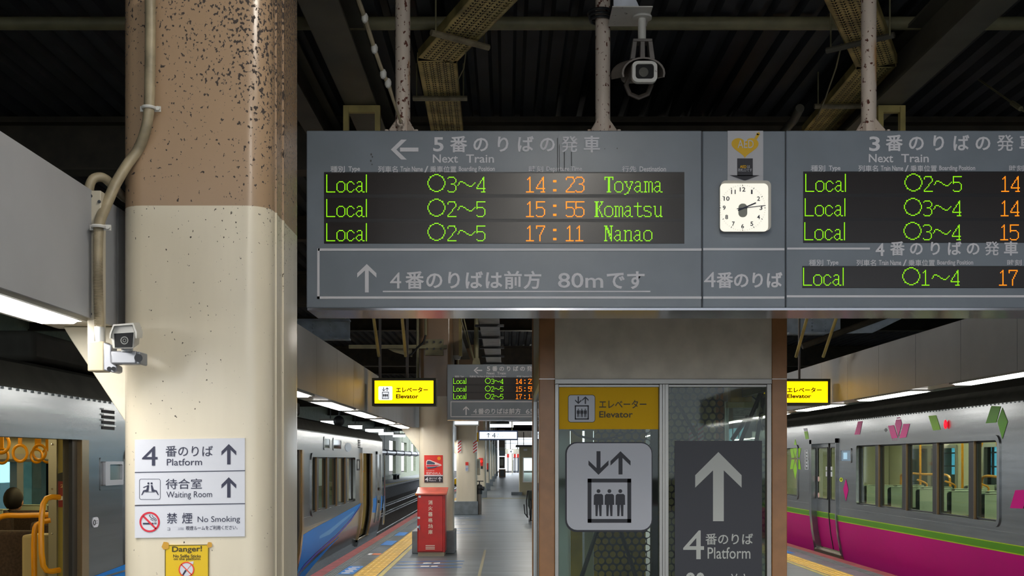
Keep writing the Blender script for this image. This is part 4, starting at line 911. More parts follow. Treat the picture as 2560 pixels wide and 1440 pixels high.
b = B().text('4', 1062.5, 1071, 1193, 1203.5, y-.002, .02); b.chars('番のりば', 1072.5, 5, 5.4, 1198, y-.002, .01); b.text('Platform', 1073, 1090, 1199.5, 1203, y-.002, .01).arrow(1099.5, 1192, 1203.5, 8, 2, y-.002, 4); b.build('lettering', m_sticker, t)
# bracket arm and pipes on the second column
t = thing('column_bracket', 'olive bracket arm bolted across the second column with cables', 'bracket', P(1085, 885, 17))
B().box(P(873, 872, 17.0), P(1116, 862, 16.94)).build('arm', m_olive, t)
for (a, c) in ((848, 862), (867, 888)): B().pbox(1063, 1108, a, c, 16.96, .08).build('plate', m_olive, t)
for k in range(3):
    for yb in (855, 872): B().cyl(P(1068+k*17, yb, 16.95), P(1068+k*17, yb, 16.93), .018, 8).build('bolt', m_dark, t)
b = B().tube(smooth([P(*q) for q in ((1064, 838, 16.9), (1058, 856, 16.9), (1045, 868, 16.9), (1030, 885, 16.9), (1020, 890, 16.9))]), .016, 8); b.build('black_cable', m_black_rub, t)
B().prism([(X(950, 17), Z(862, 17)), (X(1030, 17), Z(868, 17)), (X(1030, 17), Z(892, 17)), (X(985, 17), Z(880, 17))], 'y', 17.02, 17.05).build('gusset', m_olive, t)
for (px, py, lab) in ((1044, 945, 'olive conduit down the left edge of the second column'), (1064, 838, 'short olive conduit ending above the column bracket')):
    o = B().cyl(P(px, py, 16.95), (X(px, 16.95), 16.95, 4.6), .022, 10).build('conduit', m_olive, at=P(px, py, 16.95)); setp(o, lab, 'conduit')
Y = 17.3; t = thing('cable_duct', 'tan vertical cable duct right of the second column', 'duct', P(1142, 890, Y)); B().box(P(1132.5, 888, Y), (X(1154, Y), Y+.12, 4.6)).build('duct_body', mat('tan duct', (132, 112, 86), .5), t); B().box((X(1147, Y), Y-.004, Z(890, Y)), (X(1155, Y), Y+.1, 4.6)).build('duct_edge', m_yelpole, t); B().prism([(X(1133, Y), Z(888, Y)), (X(1152, Y), Z(888, Y)), (X(1149, Y), Z(898, Y)), (X(1137, Y), Z(898, Y))], 'y', Y, Y+.1).build('duct_end', m_fix, t)
# poles and stays of the far board, far grey tray
t = thing('far_board_pole', 'olive pole with two stays carrying the far departure board', 'pole', P(1190, 910, 16.86)); a = P(1191, 913, 16.86)
B().cyl(a, (a[0], a[1], 4.62), .037, 12).build('pole', m_olive, t)
for q in ((1158, 790, 16.4), (1150, 790, 16.8)): B().cyl(P(1186, 906, 16.86), P(*q), .010, 8).build('stay', m_olive, t)
b = B().pp([(1180, 911), (1184, 895), (1198, 895), (1201, 911)], 16.82); b.build('foot_gusset', m_olive, t)
t = tray([(X(1236, 24), 24), (X(1212, 12.5), 12.5)], .30, 3.55, 'grey cable tray seen above the far departure board', False, m_traygrey)
for k in range(7): y_ = 13+k*1.6; B().box((X(1212, 12.5)+(X(1236, 24)-X(1212, 12.5))*(y_-12.5)/11.5-.22, y_, 3.51), (X(1212, 12.5)+(X(1236, 24)-X(1212, 12.5))*(y_-12.5)/11.5+.22, y_+.05, 3.545)).build('rung', m_dark, t)
# pale riveted girders over the tracks
for (xa_, xb_, ya_, yb_, Y, lab) in ((700, 875, 803, 846, 20.0, 'pale blue grey girder above the left fascia'), (1968, 2101, 790, 832, 18.5, 'pale blue grey girder behind the right elevator box')):
    t = thing('track_girder', lab, 'girder', P((xa_+xb_)/2, yb_, Y)); B().pbox(xa_, xb_, ya_, yb_, Y, .02).build('web', m_ltsteel, t)
    B().box((X(xa_, Y), Y-.12, Z(ya_, Y)), (X(xb_, Y), Y+.12, Z(ya_, Y)+.03)).build('flange', m_ltsteel, t); B().box((X(xa_, Y), Y-.12, Z(yb_, Y)-.03), (X(xb_, Y), Y+.12, Z(yb_, Y))).build('flange', m_ltsteel, t)
    b = B()
    for k in range(4):
        for q in range(3): b.sph((X(xa_+(xb_-xa_)*(.22+.25*q), Y), Y-.004, Z(ya_+8+k*9, Y)), .018, 6)
    b.build('rivet', m_ltsteel, t, kind='stuff')
    for q in (.1, .9): B().box((X(xa_+(xb_-xa_)*q, Y)-.05, Y-.05, Z(ya_, Y)), (X(xa_+(xb_-xa_)*q, Y)+.05, Y+.05, 4.62)).build('hanger_post', m_beam, t)
t = thing('track_girder', 'pale slanting girder plate over the right track', 'girder', P(2180, 830, 17)); b = B()
Yg = 17.0; b.prism([(X(p, Yg), Z(q, Yg)) for p, q in ((2098, 834), (2182, 832), (2268, 790), (2215, 790))], 'y', Yg, Yg+.03); b.build('web', m_ltsteel, t); B().cyl(P(2225, 786, 17), (X(2225, 17), 17, 4.62), .05, 8).build('hanger_post', m_beam, t); B().tube([P(2005, 866, 17), P(2225, 786, 17)], .05, 8).build('edge_angle', m_beam, t)
# lit platform sign, far clock, lamps
Yw = 40.0
t = thing('lit_platform_sign', 'lit white sign with an arrow to platform 4 far down the platform', 'sign', P(1246, 1099, Yw))
B().pbox(1196.5, 1294.5, 1076, 1100.5, Yw+.02, .25).build('case', mat('blue grey case', (60, 76, 110), .4), t); B().pbox(1199, 1292, 1079.5, 1097, Yw, .03).build('lit_face', m_boxwhite, t)
b = B().arrow(1221, 1082, 1094, 8, 1.7, Yw-.01, 4).text('4', 1230, 1239, 1082, 1095, Yw-.01, .01); b.build('lettering', m_navy, t); B().text('番のりば', 1243, 1266, 1083, 1088, Yw-.01).text('Platform', 1243, 1273, 1090, 1093.5, Yw-.01).build('small_lettering', mat('pale blue print', (150, 172, 200), .5), t)
for x_ in (1210, 1280): B().cyl(P(x_, 1077, Yw+.1), (X(x_, Yw), Yw+.1, 4.62), .02, 8).build('hanger_pipe', m_olive, t)
Yw = 27.5
t = thing('far_clock_box', 'lit white clock box peeking out below the far departure board', 'clock', P(1165, 1063, Yw))
B().pbox(1134, 1197, 996, 1064, Yw+.02, .2).build('case', m_fix, t); B().pbox(1137, 1195, 1000, 1061, Yw, .03).build('lit_face', m_boxwhite, t); B().disc(1166, 1036, 17, Yw-.01, 24).build('dial', m_dark, t); b = B().stroke([(1166, 1036), (1174, 1028)], 2, Yw-.02); b.build('clock_hand', m_sticker, t)  # dark disc is a painted round shadow on the lit face
for x_ in (1145, 1186): B().cyl(P(x_, 996, Yw+.1), (X(x_, Yw), Yw+.1, 4.62), .02, 8).build('hanger_pipe', m_olive, t)
for k, (px, py, Y, l, lab) in enumerate(((1311, 1048, 46, 1.5, 'small bright roof lamp far away, topmost beside the elevator'), (1311, 1060.5, 54, 1.5, 'small bright roof lamp just under the topmost one'), (1251, 1066.5, 58, 1.4, 'small roof lamp above the lit platform sign'), (826, 1060.5, 40, .7, 'tiny twin lamp over the far end of the silver train'), (888, 1070.5, 48, .6, 'tiny lamp above the silver train front'), (936, 1079, 54, .9, 'tiny warm lamp right of the silver train front'), (965, 1086, 66, .9, 'tiny lamp over the first bright opening'), (998, 1091.5, 70, .8, 'tiny lamp over the second bright opening'))):
    c = P(px, py, Y); t = thing('roof_lamp', lab, 'lamp', c, 'small roof lamps'); B().box((c[0]-l/2, c[1]-.08, c[2]-.03), (c[0]+l/2, c[1]+.08, c[2]+.12)).build('tube', m_tubefar, t); B().box((c[0]-l/2-.05, c[1]-.12, c[2]+.12), (c[0]+l/2+.05, c[1]+.12, c[2]+.2)).build('housing', m_fix, t); B().cyl((c[0], c[1], c[2]+.2), (c[0], c[1], 4.6), .02, 6).build('hanger_pipe', m_dark, t)
for k, (x_, y_) in enumerate(((.6, 2.2), (.6, -1.2), (.6, -4.8), (.6, -7.6), (.85, 14.0), (.85, 24), (.85, 31), (.85, 38))):  # first is read from the board's highlight; all others are added unseen fill lamps
    t = thing('roof_lamp', 'unseen roof lamp over the viewer, in a row extended to brighten the board' if k < 4 else 'unseen roof lamp added behind the departure board to brighten the far platform', 'lamp', (x_, y_, 4.2), 'unseen roof lamps over the viewer' if k < 4 else 'added roof lamps behind the boards')
    B().box((x_-.12, y_-.62, 4.2), (x_-.04, y_+.62, 4.26)).build('tube', m_roofnear if k < 4 else m_roofadd, t); B().box((x_+.04, y_-.62, 4.2), (x_+.12, y_+.62, 4.26)).build('tube', m_roofnear if k < 4 else m_roofadd, t)
    B().box((x_-.16, y_-.66, 4.27), (x_+.16, y_+.66, 4.34)).build('housing', m_fix, t); B().cyl((x_, y_, 4.34), (x_, y_, 4.6), .02, 8).build('hanger_pipe', m_dark, t)
c = P(847, 1053, 34); t = thing('round_mirror', 'round black mirror back above the silver train', 'mirror', c); B().sph(c, .18, 16, (1, .5, 1)).build('shell', m_dark, t); B().cyl((c[0], c[1]+.05, c[2]+.15), (c[0]+.1, c[1]+.05, 4.6), .025, 8).build('arm', m_dark, t)
# striped bands, notices, hydrant post on the third column
Y3 = 28.87
t = thing('fire_notice', 'small red topped fire notice on the banded column', 'notice', P(1167, 1178, Y3)); B().pbox(1163.5, 1171, 1155, 1178, Y3, .005).build('sheet', m_sticker, t); B().pbox(1163.5, 1171, 1155, 1163.5, Y3-.004, .003).build('red_field', m_postred, t); B().text('消火器', 1164, 1170, 1166, 1168.5, Y3-.006).rect(1164, 1170, 1171, 1172, Y3-.006).rect(1164, 1169, 1174, 1175, Y3-.006).build('print', m_bluemark, t)
for (x0_, x1_, lab) in ((1144.5, 1153, 'red and white striped band on the left edge of the third column'), (1183, 1192.5, 'red and white striped band on the right edge of the third column')):
    t = thing('striped_band', lab, 'warning stripe', P((x0_+x1_)/2, 1131, Y3)); B().pbox(x0_, x1_, 1100, 1131, Y3, .006).build('band', m_white, t); b = B()
    for k in range(4): b.pp([(x0_, 1107.5+k*7.4), (x1_, 1100+k*7.4), (x1_, 1103.6+k*7.4), (x0_, 1111+k*7.4)], Y3-.004)
    b.build('red_stripe', m_red, t)
Yh = 29.1; xh = X(1198.5, Yh)
t = thing('hydrant_post', 'grey hydrant post with a black valve head and wheel', 'hydrant', (xh, Yh, 0)); B().cyl((xh, Yh, 0), (xh, Yh, .62), .062, 16).build('post', mat('grey brown post', (112, 104, 96), .4), t); B().sph((xh, Yh, .72), .095, 14, (1, 1, 1.1)).cyl((xh, Yh, .55), (xh, Yh, .66), .08, 14).build('valve_head', m_dark, t); B().cyl((xh+.05, Yh, .71), (xh+.13, Yh-.02, .70), .055, 12).build('outlet', m_dark, t); B().cyl((xh, Yh, .8), (xh, Yh, .9), .015, 8).cyl((xh-.11, Yh, .9), (xh+.11, Yh, .9), .013, 8).build('tee_handle', m_dark, t)
Y = 29.2; t = thing('switch_box', 'beige switch box on the side of the third column', 'box', P(1196, 1188, Y)); B().box(P(1192, 1188, Y), (X(1200, Y), Y+.35, Z(1147, Y))).build('case', m_cream, t, bevel=.01); B().box((X(1194, Y), Y-.02, Z(1170, Y)), (X(1198, Y), Y, Z(1152, Y))).build('cover', m_fix, t)
o = B().box((-.80, 29.1, Z(1104, 29.1)), (-.765, 29.3, Z(1081, 29.1))).build('yellow_lit_edge', m_yellow, at=P(1195, 1104, 29.1)); setp(o, 'narrow edge coloured as if lit yellow, beside the lit white sign', 'plate')  # yellow light on an edge, put into the colour of this strip
Y4 = 41.68; t = thing('hydrant_board', 'red hydrant board with a red lamp on the fourth column', 'fire board', P(1203, 1173, Y4)); B().pbox(1197, 1207.5, 1145, 1165, Y4, .02).build('board', m_postred, t); B().pbox(1202, 1207, 1165.5, 1172, Y4, .02).build('black_plate', m_black, t); B().sph(P(1203.5, 1153.5, Y4-.05), .045, 10).build('red_lamp', mat('red lamp', (255, 40, 30), .4, emit=1.2), t)
Y5 = 51.36; t = thing('extinguisher_plate', 'small red plate on the fifth column', 'fire plate', P(1219, 1180, Y5)); B().pbox(1217, 1220.5, 1158, 1174, Y5, .02).build('plate', m_postred, t); B().pbox(1217, 1220.5, 1174, 1179, Y5, .02).build('black_plate', m_black, t)
# staff hut, wheelchair, kiosk
Yu = 45.0; t = thing('staff_hut', 'beige staff hut with a big window right of the walkway', 'hut', P(1340, 1237, Yu)); xa, xb = X(1299, Yu), X(1400, Yu); zt_ = Z(1117, Yu); zw0, zw1 = Z(1206, Yu), Z(1143, Yu); xw0 = X(1307, Yu)
b = B().box((xa, Yu, 0), (xb, Yu+.08, zw0)).box((xa, Yu, zw1), (xb, Yu+.08, zt_)).box((xa, Yu, zw0), (xw0, Yu+.08, zw1)).box((xb-.15, Yu, zw0), (xb, Yu+.08, zw1)).box((xa, Yu+.08, 0), (xa+.08, Yu+2.4, zt_)).box((xb-.08, Yu+.08, 0), (xb, Yu+2.4, zt_)); b.build('wall', mat('hut beige', (170, 160, 130), .5), t)
B().box((xa-.15, Yu-.15, zt_), (xb+.1, Yu+2.5, zt_+.08)).build('roof', m_dark, t); B().box((xw0, Yu+.03, zw0), (xb-.15, Yu+.04, zw1)).build('window_pane', m_glass_c, t); b = B(); frame(b, [(xw0, zw0), (xb-.15, zw0), (xb-.15, zw1), (xw0, zw1)], [(xw0+.04, zw0+.04), (xb-.19, zw0+.04), (xb-.19, zw1-.04), (xw0+.04, zw1-.04)], 'y', Yu-.02, Yu+.05); b.build('window_frame', m_alu, t)
B().box((xa-.35, Yu-.4, 0), (xa+.1, Yu+.3, .12)).build('step', m_plinth, t); B().pbox(1309, 1318, 1122, 1127, Yu-.03, .03).build('name_plate', m_sticker, t)
Yv = 25.8; xv = X(1322, Yv); t = thing('folded_wheelchair', 'dark green folded wheelchair half hidden by the elevator', 'wheelchair', (xv, Yv, 0))
b = B().torus((xv+.04, Yv, .30), .27, .025, 'x', 24, 8); b.build('wheel', m_black_rub, t); B().torus((xv+.22, Yv, .30), .27, .025, 'x', 24, 8).build('wheel', m_black_rub, t)
B().box((xv-.02, Yv-.15, .35), (xv+.2, Yv-.08, .74)).build('backrest', mat('green canvas', (44, 52, 46), .8), t, bevel=.02); B().box((xv, Yv-.1, .3), (xv+.2, Yv+.3, .4)).build('seat', mat('green canvas', (44, 52, 46)), t, bevel=.02)
b = B().tube([(xv-.04, Yv-.12, .1), (xv-.06, Yv-.12, .5), (xv-.03, Yv-.12, .75)], .015, 8).tube([(xv-.04, Yv-.12, .74), (xv+.2, Yv-.12, .74)], .016, 8).tube([(xv-.12, Yv-.25, .42), (xv-.1, Yv-.25, .2), (xv-.02, Yv-.2, .1)], .014, 8); b.build('tube_frame', m_dark, t)
B().torus((xv, Yv-.26, .08), .06, .02, 'x', 14, 6).build('caster', m_silver, t); B().box((xv+.02, Yv-.34, .02), (xv+.16, Yv-.2, .04)).build('footrest', m_dark, t)
Yx = 91.0; t = thing('station_kiosk', 'tall kiosk unit with an orange lower cabinet at the far end', 'kiosk', P(1255, 1192, Yx))
B().pbox(1247, 1263, 1072, 1126, Yx, .8).build('upper_pillar', m_col2, t); B().pbox(1247.5, 1263, 1126, 1140, Yx-.05, .8).build('white_panel', m_sticker, t); B().pbox(1248, 1262, 1142, 1171, Yx-.05, .8).build('display_panel', mat('brown poster', (120, 104, 92), .5), t); B().pbox(1250, 1259, 1148, 1164, Yx-.07, .02).build('poster_photo', mat('cream photo', (206, 196, 178), .5), t)
B().pbox(1247, 1264, 1173, 1192, Yx-.1, .8).build('lower_cabinet', mat('orange brown cabinet', (196, 140, 100), .5), t); B().pbox(1250, 1261, 1175, 1191, Yx-.14, .04).build('cabinet_door', mat('grey door', (120, 118, 114), .5), t)
# structure closing the far end
Yd = 112.0; t = thing('end_gate', 'beige end gate with window panes and a small hanging 4 sign', 'gate', P(1290, 1180, Yd))
B().box((X(1258, Yd), Yd, Z(1135, Yd)), (X(1330, Yd), Yd+.3, Z(1122, Yd))).build('header_beam', m_cream, t)
for x_ in (1264.5, 1276, 1294, 1309): B().pbox(x_-1, x_+1, 1080, 1123, Yd, .2).build('window_post', m_girder, t)
for y_ in (1098, 1108): B().box((X(1260, Yd), Yd+.05, Z(y_, Yd)-.03), (X(1330, Yd), Yd+.15, Z(y_, Yd)+.03)).build('window_bar', m_girder, t)
B().box((X(1258, Yd), Yd, Z(1094, Yd)), (X(1330, Yd), Yd+.3, 4.6)).build('upper_panel', m_beam, t)
B().pbox(1279, 1282.5, 1123, 1183, Yd, .2).build('post', m_cream, t); B().pbox(1271, 1283, 1124, 1134, Yd-.4, .2).build('hanging_sign', m_boxwhite, t); B().text('4', 1275, 1279.5, 1125.5, 1132.5, Yd-.43, .02).build('sign_numeral', m_black, t)
for k, (x0_, lab) in enumerate(((1267, 'left'), (1284, 'middle'), (1292, 'right'))):
    t = thing('shop_banner', 'red shop banner, %s one beyond the end gate' % lab, 'banner', P(x0_, 1150, 124)); B().pbox(x0_, x0_+6, 1135, 1144, 124, .05).build('cloth', m_postred, t); B().pbox(x0_-.3, x0_+6.3, 1133.5, 1135, 124, .08).build('rod', m_dark, t); B().cyl((X(x0_+3, 124), 124.1, -1.3), P(x0_+3, 1135, 124.1), .05, 8).build('post', m_dark, t)
t = thing('slatted_fence', 'blue grey slatted fence beyond the end gate', 'fence', P(1292, 1176, 126))
for k in range(10): B().pbox(1283+k*2.6, 1284.4+k*2.6, 1143, 1180, 126, .06).build('slat', mat('blue slat', (92, 104, 122), .5), t)
B().box((X(1282, 126), 126.1, -1.3), (X(1283, 126), 126.2, Z(1150, 126))).build('fence_post', m_dark, t); B().pbox(1282, 1310, 1144, 1145, 126.1, .05).build('fence_rail', m_dark, t)
t = thing('yellow_machine', 'yellow track machine seen between the second and third columns', 'machine', P(1137, 1212, 60)); B().pbox(1133, 1145, 1197, 1211, 60, .8).build('body', m_yellow, t, bevel=.05); B().pbox(1134, 1144, 1211, 1216, 60.1, .6).build('chassis', m_under, t)
# ------------------------------------------------------------------ trains
class Car:
    def __init__(s, base, sg, prof, t): s.base, s.sg, s.prof, s.t = base, sg, prof, t
    def d(s, z): return interp(s.prof, z)
    def at(s, d, y, z): return (s.base+s.sg*d, y, z)
    def zs(s, z0, z1): return [z0]+[z for z, _ in s.prof if z0+1e-4 < z < z1-1e-4]+[z1]
    def yfx(s, px): return s.base*F/(px-CX)            # length along the car of a picture column on its side
    def zfy(s, py, y): return Z(py, y)
    def wall(s, b, y0, y1, z0, z1, ops, off=0, far=False):
        ys = sorted({y0, y1, *[v for o in ops for v in o[:2] if y0 < v < y1]}); zz = sorted({*s.zs(z0, z1), *[v for o in ops for v in o[2:] if z0 < v < z1]})
        for a, c in zip(ys, ys[1:]):
            for p, q in zip(zz, zz[1:]):
                ym, zm = (a+c)/2, (p+q)/2
                if any(o[0] < ym < o[1] and o[2] < zm < o[3] for o in ops): continue
                f = (lambda z: 2.9-s.d(z)-off) if far else (lambda z: s.d(z)+off)
                b.face([s.at(f(p), a, p), s.at(f(p), c, p), s.at(f(q), c, q), s.at(f(q), a, q)])
        return b
    def slab(s, b, y0, y1, z0, z1, d0, d1):            # a plate that follows the side profile, d0..d1 measured inwards from it
        zz = s.zs(z0, z1); n = len(zz); vs = []
        for z in zz:
            for (dd, y) in ((d0, y0), (d0, y1), (d1, y1), (d1, y0)): vs.append(s.at(s.d(z)+dd, y, z))
        fs = [(4*i+k, 4*i+(k+1) % 4, 4*i+4+(k+1) % 4, 4*i+4+k) for i in range(n-1) for k in range(4)]+[(0, 1, 2, 3), (4*n-4, 4*n-3, 4*n-2, 4*n-1)]
        return b.add(vs, fs)
    def film(s, b, pts, off=-.003, px=True):           # polygon of printed film on the side, in picture coordinates of the side or in metres
        q = []
        for a, c in pts:
            if px: y = s.yfx(a); z = Z(c, y)
            else: y, z = a, c
            q.append(s.at(s.d(z)+off, y, z))
        return b.face(q)
    def band(s, b, tops, bots, off=-.003, n=6, k=30):   # curved film between two curves (y, z)
        ya, yb = tops[0][0], tops[-1][0]; g = []
        for i in range(k+1):
            y = ya+(yb-ya)*i/k; zt, zb = interp(tops, y), interp(bots, y)
            g.append([s.at(s.d(zb+(zt-zb)*j/n)+off, y, zb+(zt-zb)*j/n) for j in range(n+1)])
        return b.add([p for r in g for p in r], [(i*(n+1)+j, (i+1)*(n+1)+j, (i+1)*(n+1)+j+1, i*(n+1)+j+1) for i in range(k) for j in range(n)])
    def box(s, b, d0, d1, y0, y1, z0, z1): return b.box(s.at(d0, y0, z0), s.at(d1, y1, z1))
    def ring(s, b, y0, y1, z0, z1, w_, d0, d1, r=.07):
        return frame(b, rr(y0-w_, y1+w_, z0-w_, z1+w_, r), rr(y0, y1, z0, z1, max(.01, r-w_)), 'x', s.base+s.sg*d0, s.base+s.sg*d1)
def carshell(c, y0, y1, ops, farops, zsh, roof, zc, lampm, lampd=(.95, 1.95)):
    t = c.t; zp = c.prof[-1][0]
    b = B(); c.wall(b, y0, y1, -.45, zsh, ops); c.wall(b, y0, y1, -.45, zsh, farops, far=True)
    for y in (y0, y1):
        zz = c.zs(-.45, zp); b.face([c.at(c.d(z), y, z) for z in zz]+[c.at(p, y, q) for q, p in roof[1:]]+[c.at(2.9-p, y, q) for q, p in reversed(roof[1:-1])]+[c.at(2.9-c.d(z), y, z) for z in reversed(zz)])
    b.build('body_shell', m_stain, t)
    b = B(); pr = [(p, q) for q, p in [(z, c.d(z)) for z in c.zs(zsh, zp)]+roof[1:]]; pr = pr+[(2.9-p, q) for p, q in reversed(pr[:-1])]
    for (a, e), (p, q) in zip(pr, pr[1:]): b.face([c.at(a, y0, e), c.at(a, y1, e), c.at(p, y1, q), c.at(p, y0, q)])
    b.build('roof', m_carroof, t)
    b = B(); k = int((y1-y0)/.09)
    for i in range(k): p = c.at(c.d(zsh)-.004, y0+.05+i*.09, zsh-.012); b.box((p[0]-.006, p[1]-.008, p[2]-.006), (p[0]+.006, p[1]+.008, p[2]+.006))
    b.build('rivet_row', m_stain, t, kind='stuff')
    b = B(); c.slab(b, y0+.05, y1-.05, zsh-.004, zsh+.01, -.012, .02); b.build('rain_gutter', m_carroof, t)
    b = B(); c.box(b, .35, 2.55, y0+.3, y1-.3, -.75, -.44); 
    for yy in (y0+3, y1-3): c.box(b, .5, 2.4, yy-1.4, yy+1.4, -1.05, -.75)
    b.build('underframe', m_under, t)
    for yy in (y0+2, y0+4, y1-4, y1-2):
        for dd in (.95, 1.95): a = c.at(dd, yy, -.70); B().cyl(a, (a[0]+.12, a[1], a[2]), .43, 20).build('wheel', m_railsteel, t)
    b = B(); c.box(b, .12, 2.78, y0+.1, y1-.1, -.06, .02); b.build('car_floor', m_carfloor, t)
    b = B(); c.wall(b, y0+.1, y1-.1, .02, zc, farops, off=.09, far=True); b.build('far_lining', m_lining, t)
    b = B(); c.wall(b, y0+.1, y1-.1, .02, zc, ops, off=.09); b.build('near_lining', m_lining, t)
    b = B(); b.face([c.at(.06, y0+.1, zc), c.at(2.84, y0+.1, zc), c.at(2.84, y1-.1, zc), c.at(.06, y1-.1, zc)]); b.build('car_ceiling', m_lining, t)
    for yy in (y0+.15, y1-.15): b = B(); c.box(b, .1, 2.8, yy-.03, yy+.03, .02, zc); b.build('end_wall', m_lining, t)
    for dd in lampd:
        y = y0+1
        while y < y1-2: b = B(); c.box(b, dd-.06, dd+.06, y, y+1.8, zc-.03, zc-.005); b.build('car_lamp', lampm, t); y += 2.4
    for o in farops:
        b = B(); x = 2.87; b.face([c.at(x, o[0], o[2]), c.at(x, o[1], o[2]), c.at(x, o[1], o[3]), c.at(x, o[0], o[3])]); b.build('far_window_pane', m_glass_far, t)
        b = B(); frame(b, rr(o[0]-.06, o[1]+.06, o[2]-.06, o[3]+.06, .05), rr(o[0], o[1], o[2], o[3], .03), 'x', c.base+c.sg*2.78, c.base+c.sg*2.84); b.build('far_window_frame', m_alu, t)
        if o[1]-o[0] > 1.5:
            k = 3 if o[1]-o[0] > 3 else 2
            for i in range(1, k): ym = o[0]+(o[1]-o[0])*i/k; b = B(); c.box(b, 2.78, 2.86, ym-.08, ym+.08, o[2], o[3]); b.build('far_mullion', m_alu, t)
def window(c, y0, y1, z0, z1, mull, m2=m_black_rub):
    t = c.t; b = B(); c.ring(b, y0, y1, z0, z1, .055, -.014, .06, .10); b.build('window_frame', m_stain, t)
    edges = [y0]+[v for m in mull for v in m]+[y1]
    for a, e in zip(edges[::2], edges[1::2]):
        b = B(); c.box(b, .045, .05, a, e, z0, z1); b.build('window_pane', m_glass_g, t)
        b = B(); c.ring(b, a+.016, e-.016, z0+.018, z1-.018, .016, .03, .075, .03); b.build('sash_frame', m_black_rub, t)
    for a, e in mull: b = B(); c.box(b, .012, .09, a, e, z0, z1); b.build('window_mullion', m2, t); b = B(); c.box(b, .006, .05, a-.004, a+.012, z0, z1); b.build('mullion_edge', m_bronze, t)
def seat(c, d0, d1, y, mt, cover=True, zt=1.1, grab=False):
    t = c.t; b = B(); c.box(b, d0, d1, y, y+.11, .42, zt); c.box(b, d0, d1, y, y+.5, .34, .46); c.box(b, d0+.06, d1-.06, y+.1, y+.35, .02, .34)
    o = b.build('seat', mt, t, bevel=.03); ROOT[o.name] = ROOT[t.name]
    if cover:
        b = B(); c.box(b, d0+.02, d1-.02, y-.012, y-.002, zt-.28, zt+.008); c.box(b, d0+.02, d1-.02, y-.012, y+.115, zt+.002, zt+.012); b.build('headrest_cover', m_cover, o)
    if grab:
        a = c.at(d1-.02, y+.05, zt-.12); e = c.at(d1+.05, y+.05, zt+.02); f = c.at(d1-.1, y+.05, zt+.09); B().tube(smooth([a, e, f]), .014, 8).build('grab_handle', m_rail, o)
def strap(c, d, y, z, zc):
    t = c.t; p = c.at(d, y, z); b = B().box((p[0]-.016, p[1]-.006, p[2]+.06), (p[0]+.016, p[1]+.006, zc)); o = b.build('hand_strap', m_rail, t); B().torus(p, .062, .0125, 'y', 22, 8, 1.15).build('strap_ring', m_rail, o)

# ---- magenta train at the right
t = thing('commuter_train', 'silver and magenta train with green leaf graphics at the right platform', 'train', (6.6, 12, -1.14))
R = Car(5.155, 1, [(-.45, .22), (-.3, .16), (0, .085), (.3, .03), (.6, 0), (2.09, 0), (2.25, .09)], t)
DR = [(16.66, 17.95, .04, 1.755), (8.1, 9.4, .04, 1.755)]; WR = (11.2, 15.7, .84, 1.70)
carshell(R, 1.6, 22.4, DR+[WR, (3.2, 7.3, .84, 1.70), (18.9, 21.2, .84, 1.70)], [WR, (3.2, 7.3, .84, 1.70), (16.85, 17.75, .84, 1.7), (18.9, 21.2, .84, 1.7)], 2.09, [(2.25, .09), (2.34, .36), (2.44, .8), (2.52, 1.45)], 2.05, m_carlamp)
window(R, *WR, [(11.79, 11.94), (12.80, 12.95), (13.79, 13.945), (14.82, 14.96)])
window(R, 3.2, 7.3, .84, 1.70, [(4.1, 4.25), (5.2, 5.35), (6.3, 6.45)]); window(R, 18.9, 21.2, .84, 1.70, [(20, 20.15)])
for (ya, yb, za, zb) in DR:
    b = B()
    for (p, q) in ((ya-.05, ya), (yb, yb+.13)): R.slab(b, p, q, -.02, zb+.07, -.03, .09)
    R.slab(b, ya-.05, yb+.13, zb, zb+.07, -.03, .09); b.build('door_frame', m_stain, t)
    b = B(); R.slab(b, ya-.04, yb+.1, -.12, .0, -.05, .12); b.build('door_step', m_gold, t)
    ym = (ya+yb)/2-.04
    for (p, q) in ((ya, ym-.006), (ym+.006, yb)):
        op = [(p+.08, q-.08, .86, 1.68)]; b = B(); R.wall(b, p, q, .04, zb, op, off=.065); o = b.build('door_leaf', m_stain, t); b = B(); R.box(b, .066, .07, p+.08, q-.08, .86, 1.68); b.build('door_window', m_glass_g, o)
        b = B(); R.ring(b, p+.08, q-.08, .86, 1.68, .02, .055, .075, .05); b.build('window_rubber', m_black_rub, o)
        b = B(); R.slab(b, p, q, .04, .535, .061, .064); b.build('magenta_film', m_magenta, o); b = B(); R.slab(b, p, q, .548, .622, .061, .064); b.build('green_film', m_greenstripe, o); b = B(); R.slab(b, p, q, .535, .548, .061, .064); R.slab(b, p, q, .622, .632, .061, .064); b.build('stripe_edge', m_greenedge, o)
        b = B(); yy = p+.13 if p > ym else q-.13
        R.box(b, .058, .062, yy-.035, yy+.035, 1.22, 1.30); R.box(b, .058, .062, yy-.035, yy+.035, 1.32, 1.38); b.build('door_sticker', m_sticker, o)
        b = B(); yy = q-.12 if p > ym else p+.12
        for z_ in (1.17, .90):
            x_ = R.base+.056; b.face([(x_, yy+.04*math.cos(a), z_+.045*math.sin(a)) for a in [2*math.pi*k/16 for k in range(16)]])
        b.build('round_sticker', mat('pale pink sticker', (228, 190, 186), .5), o)
    b = B(); R.slab(b, ym-.008, ym+.008, .04, zb, .05, .07); b.build('door_rubber', m_black_rub, t)
spans = [(1.6, 8.05), (9.53, 16.61), (18.08, 22.4)]
for nm, za, zb, m in (('magenta_band', -.45, .535, m_magenta), ('green_stripe', .548, .622, m_greenstripe)):
    for a, e in spans: b = B(); R.slab(b, a, e, za, zb, -.004, -.001); b.build(nm, m, t)
b = B()
for a, e in spans: R.slab(b, a, e, .535, .548, -.004, -.001); R.slab(b, a, e, .622, .631, -.004, -.001)
b.build('stripe_edge', m_greenedge, t)
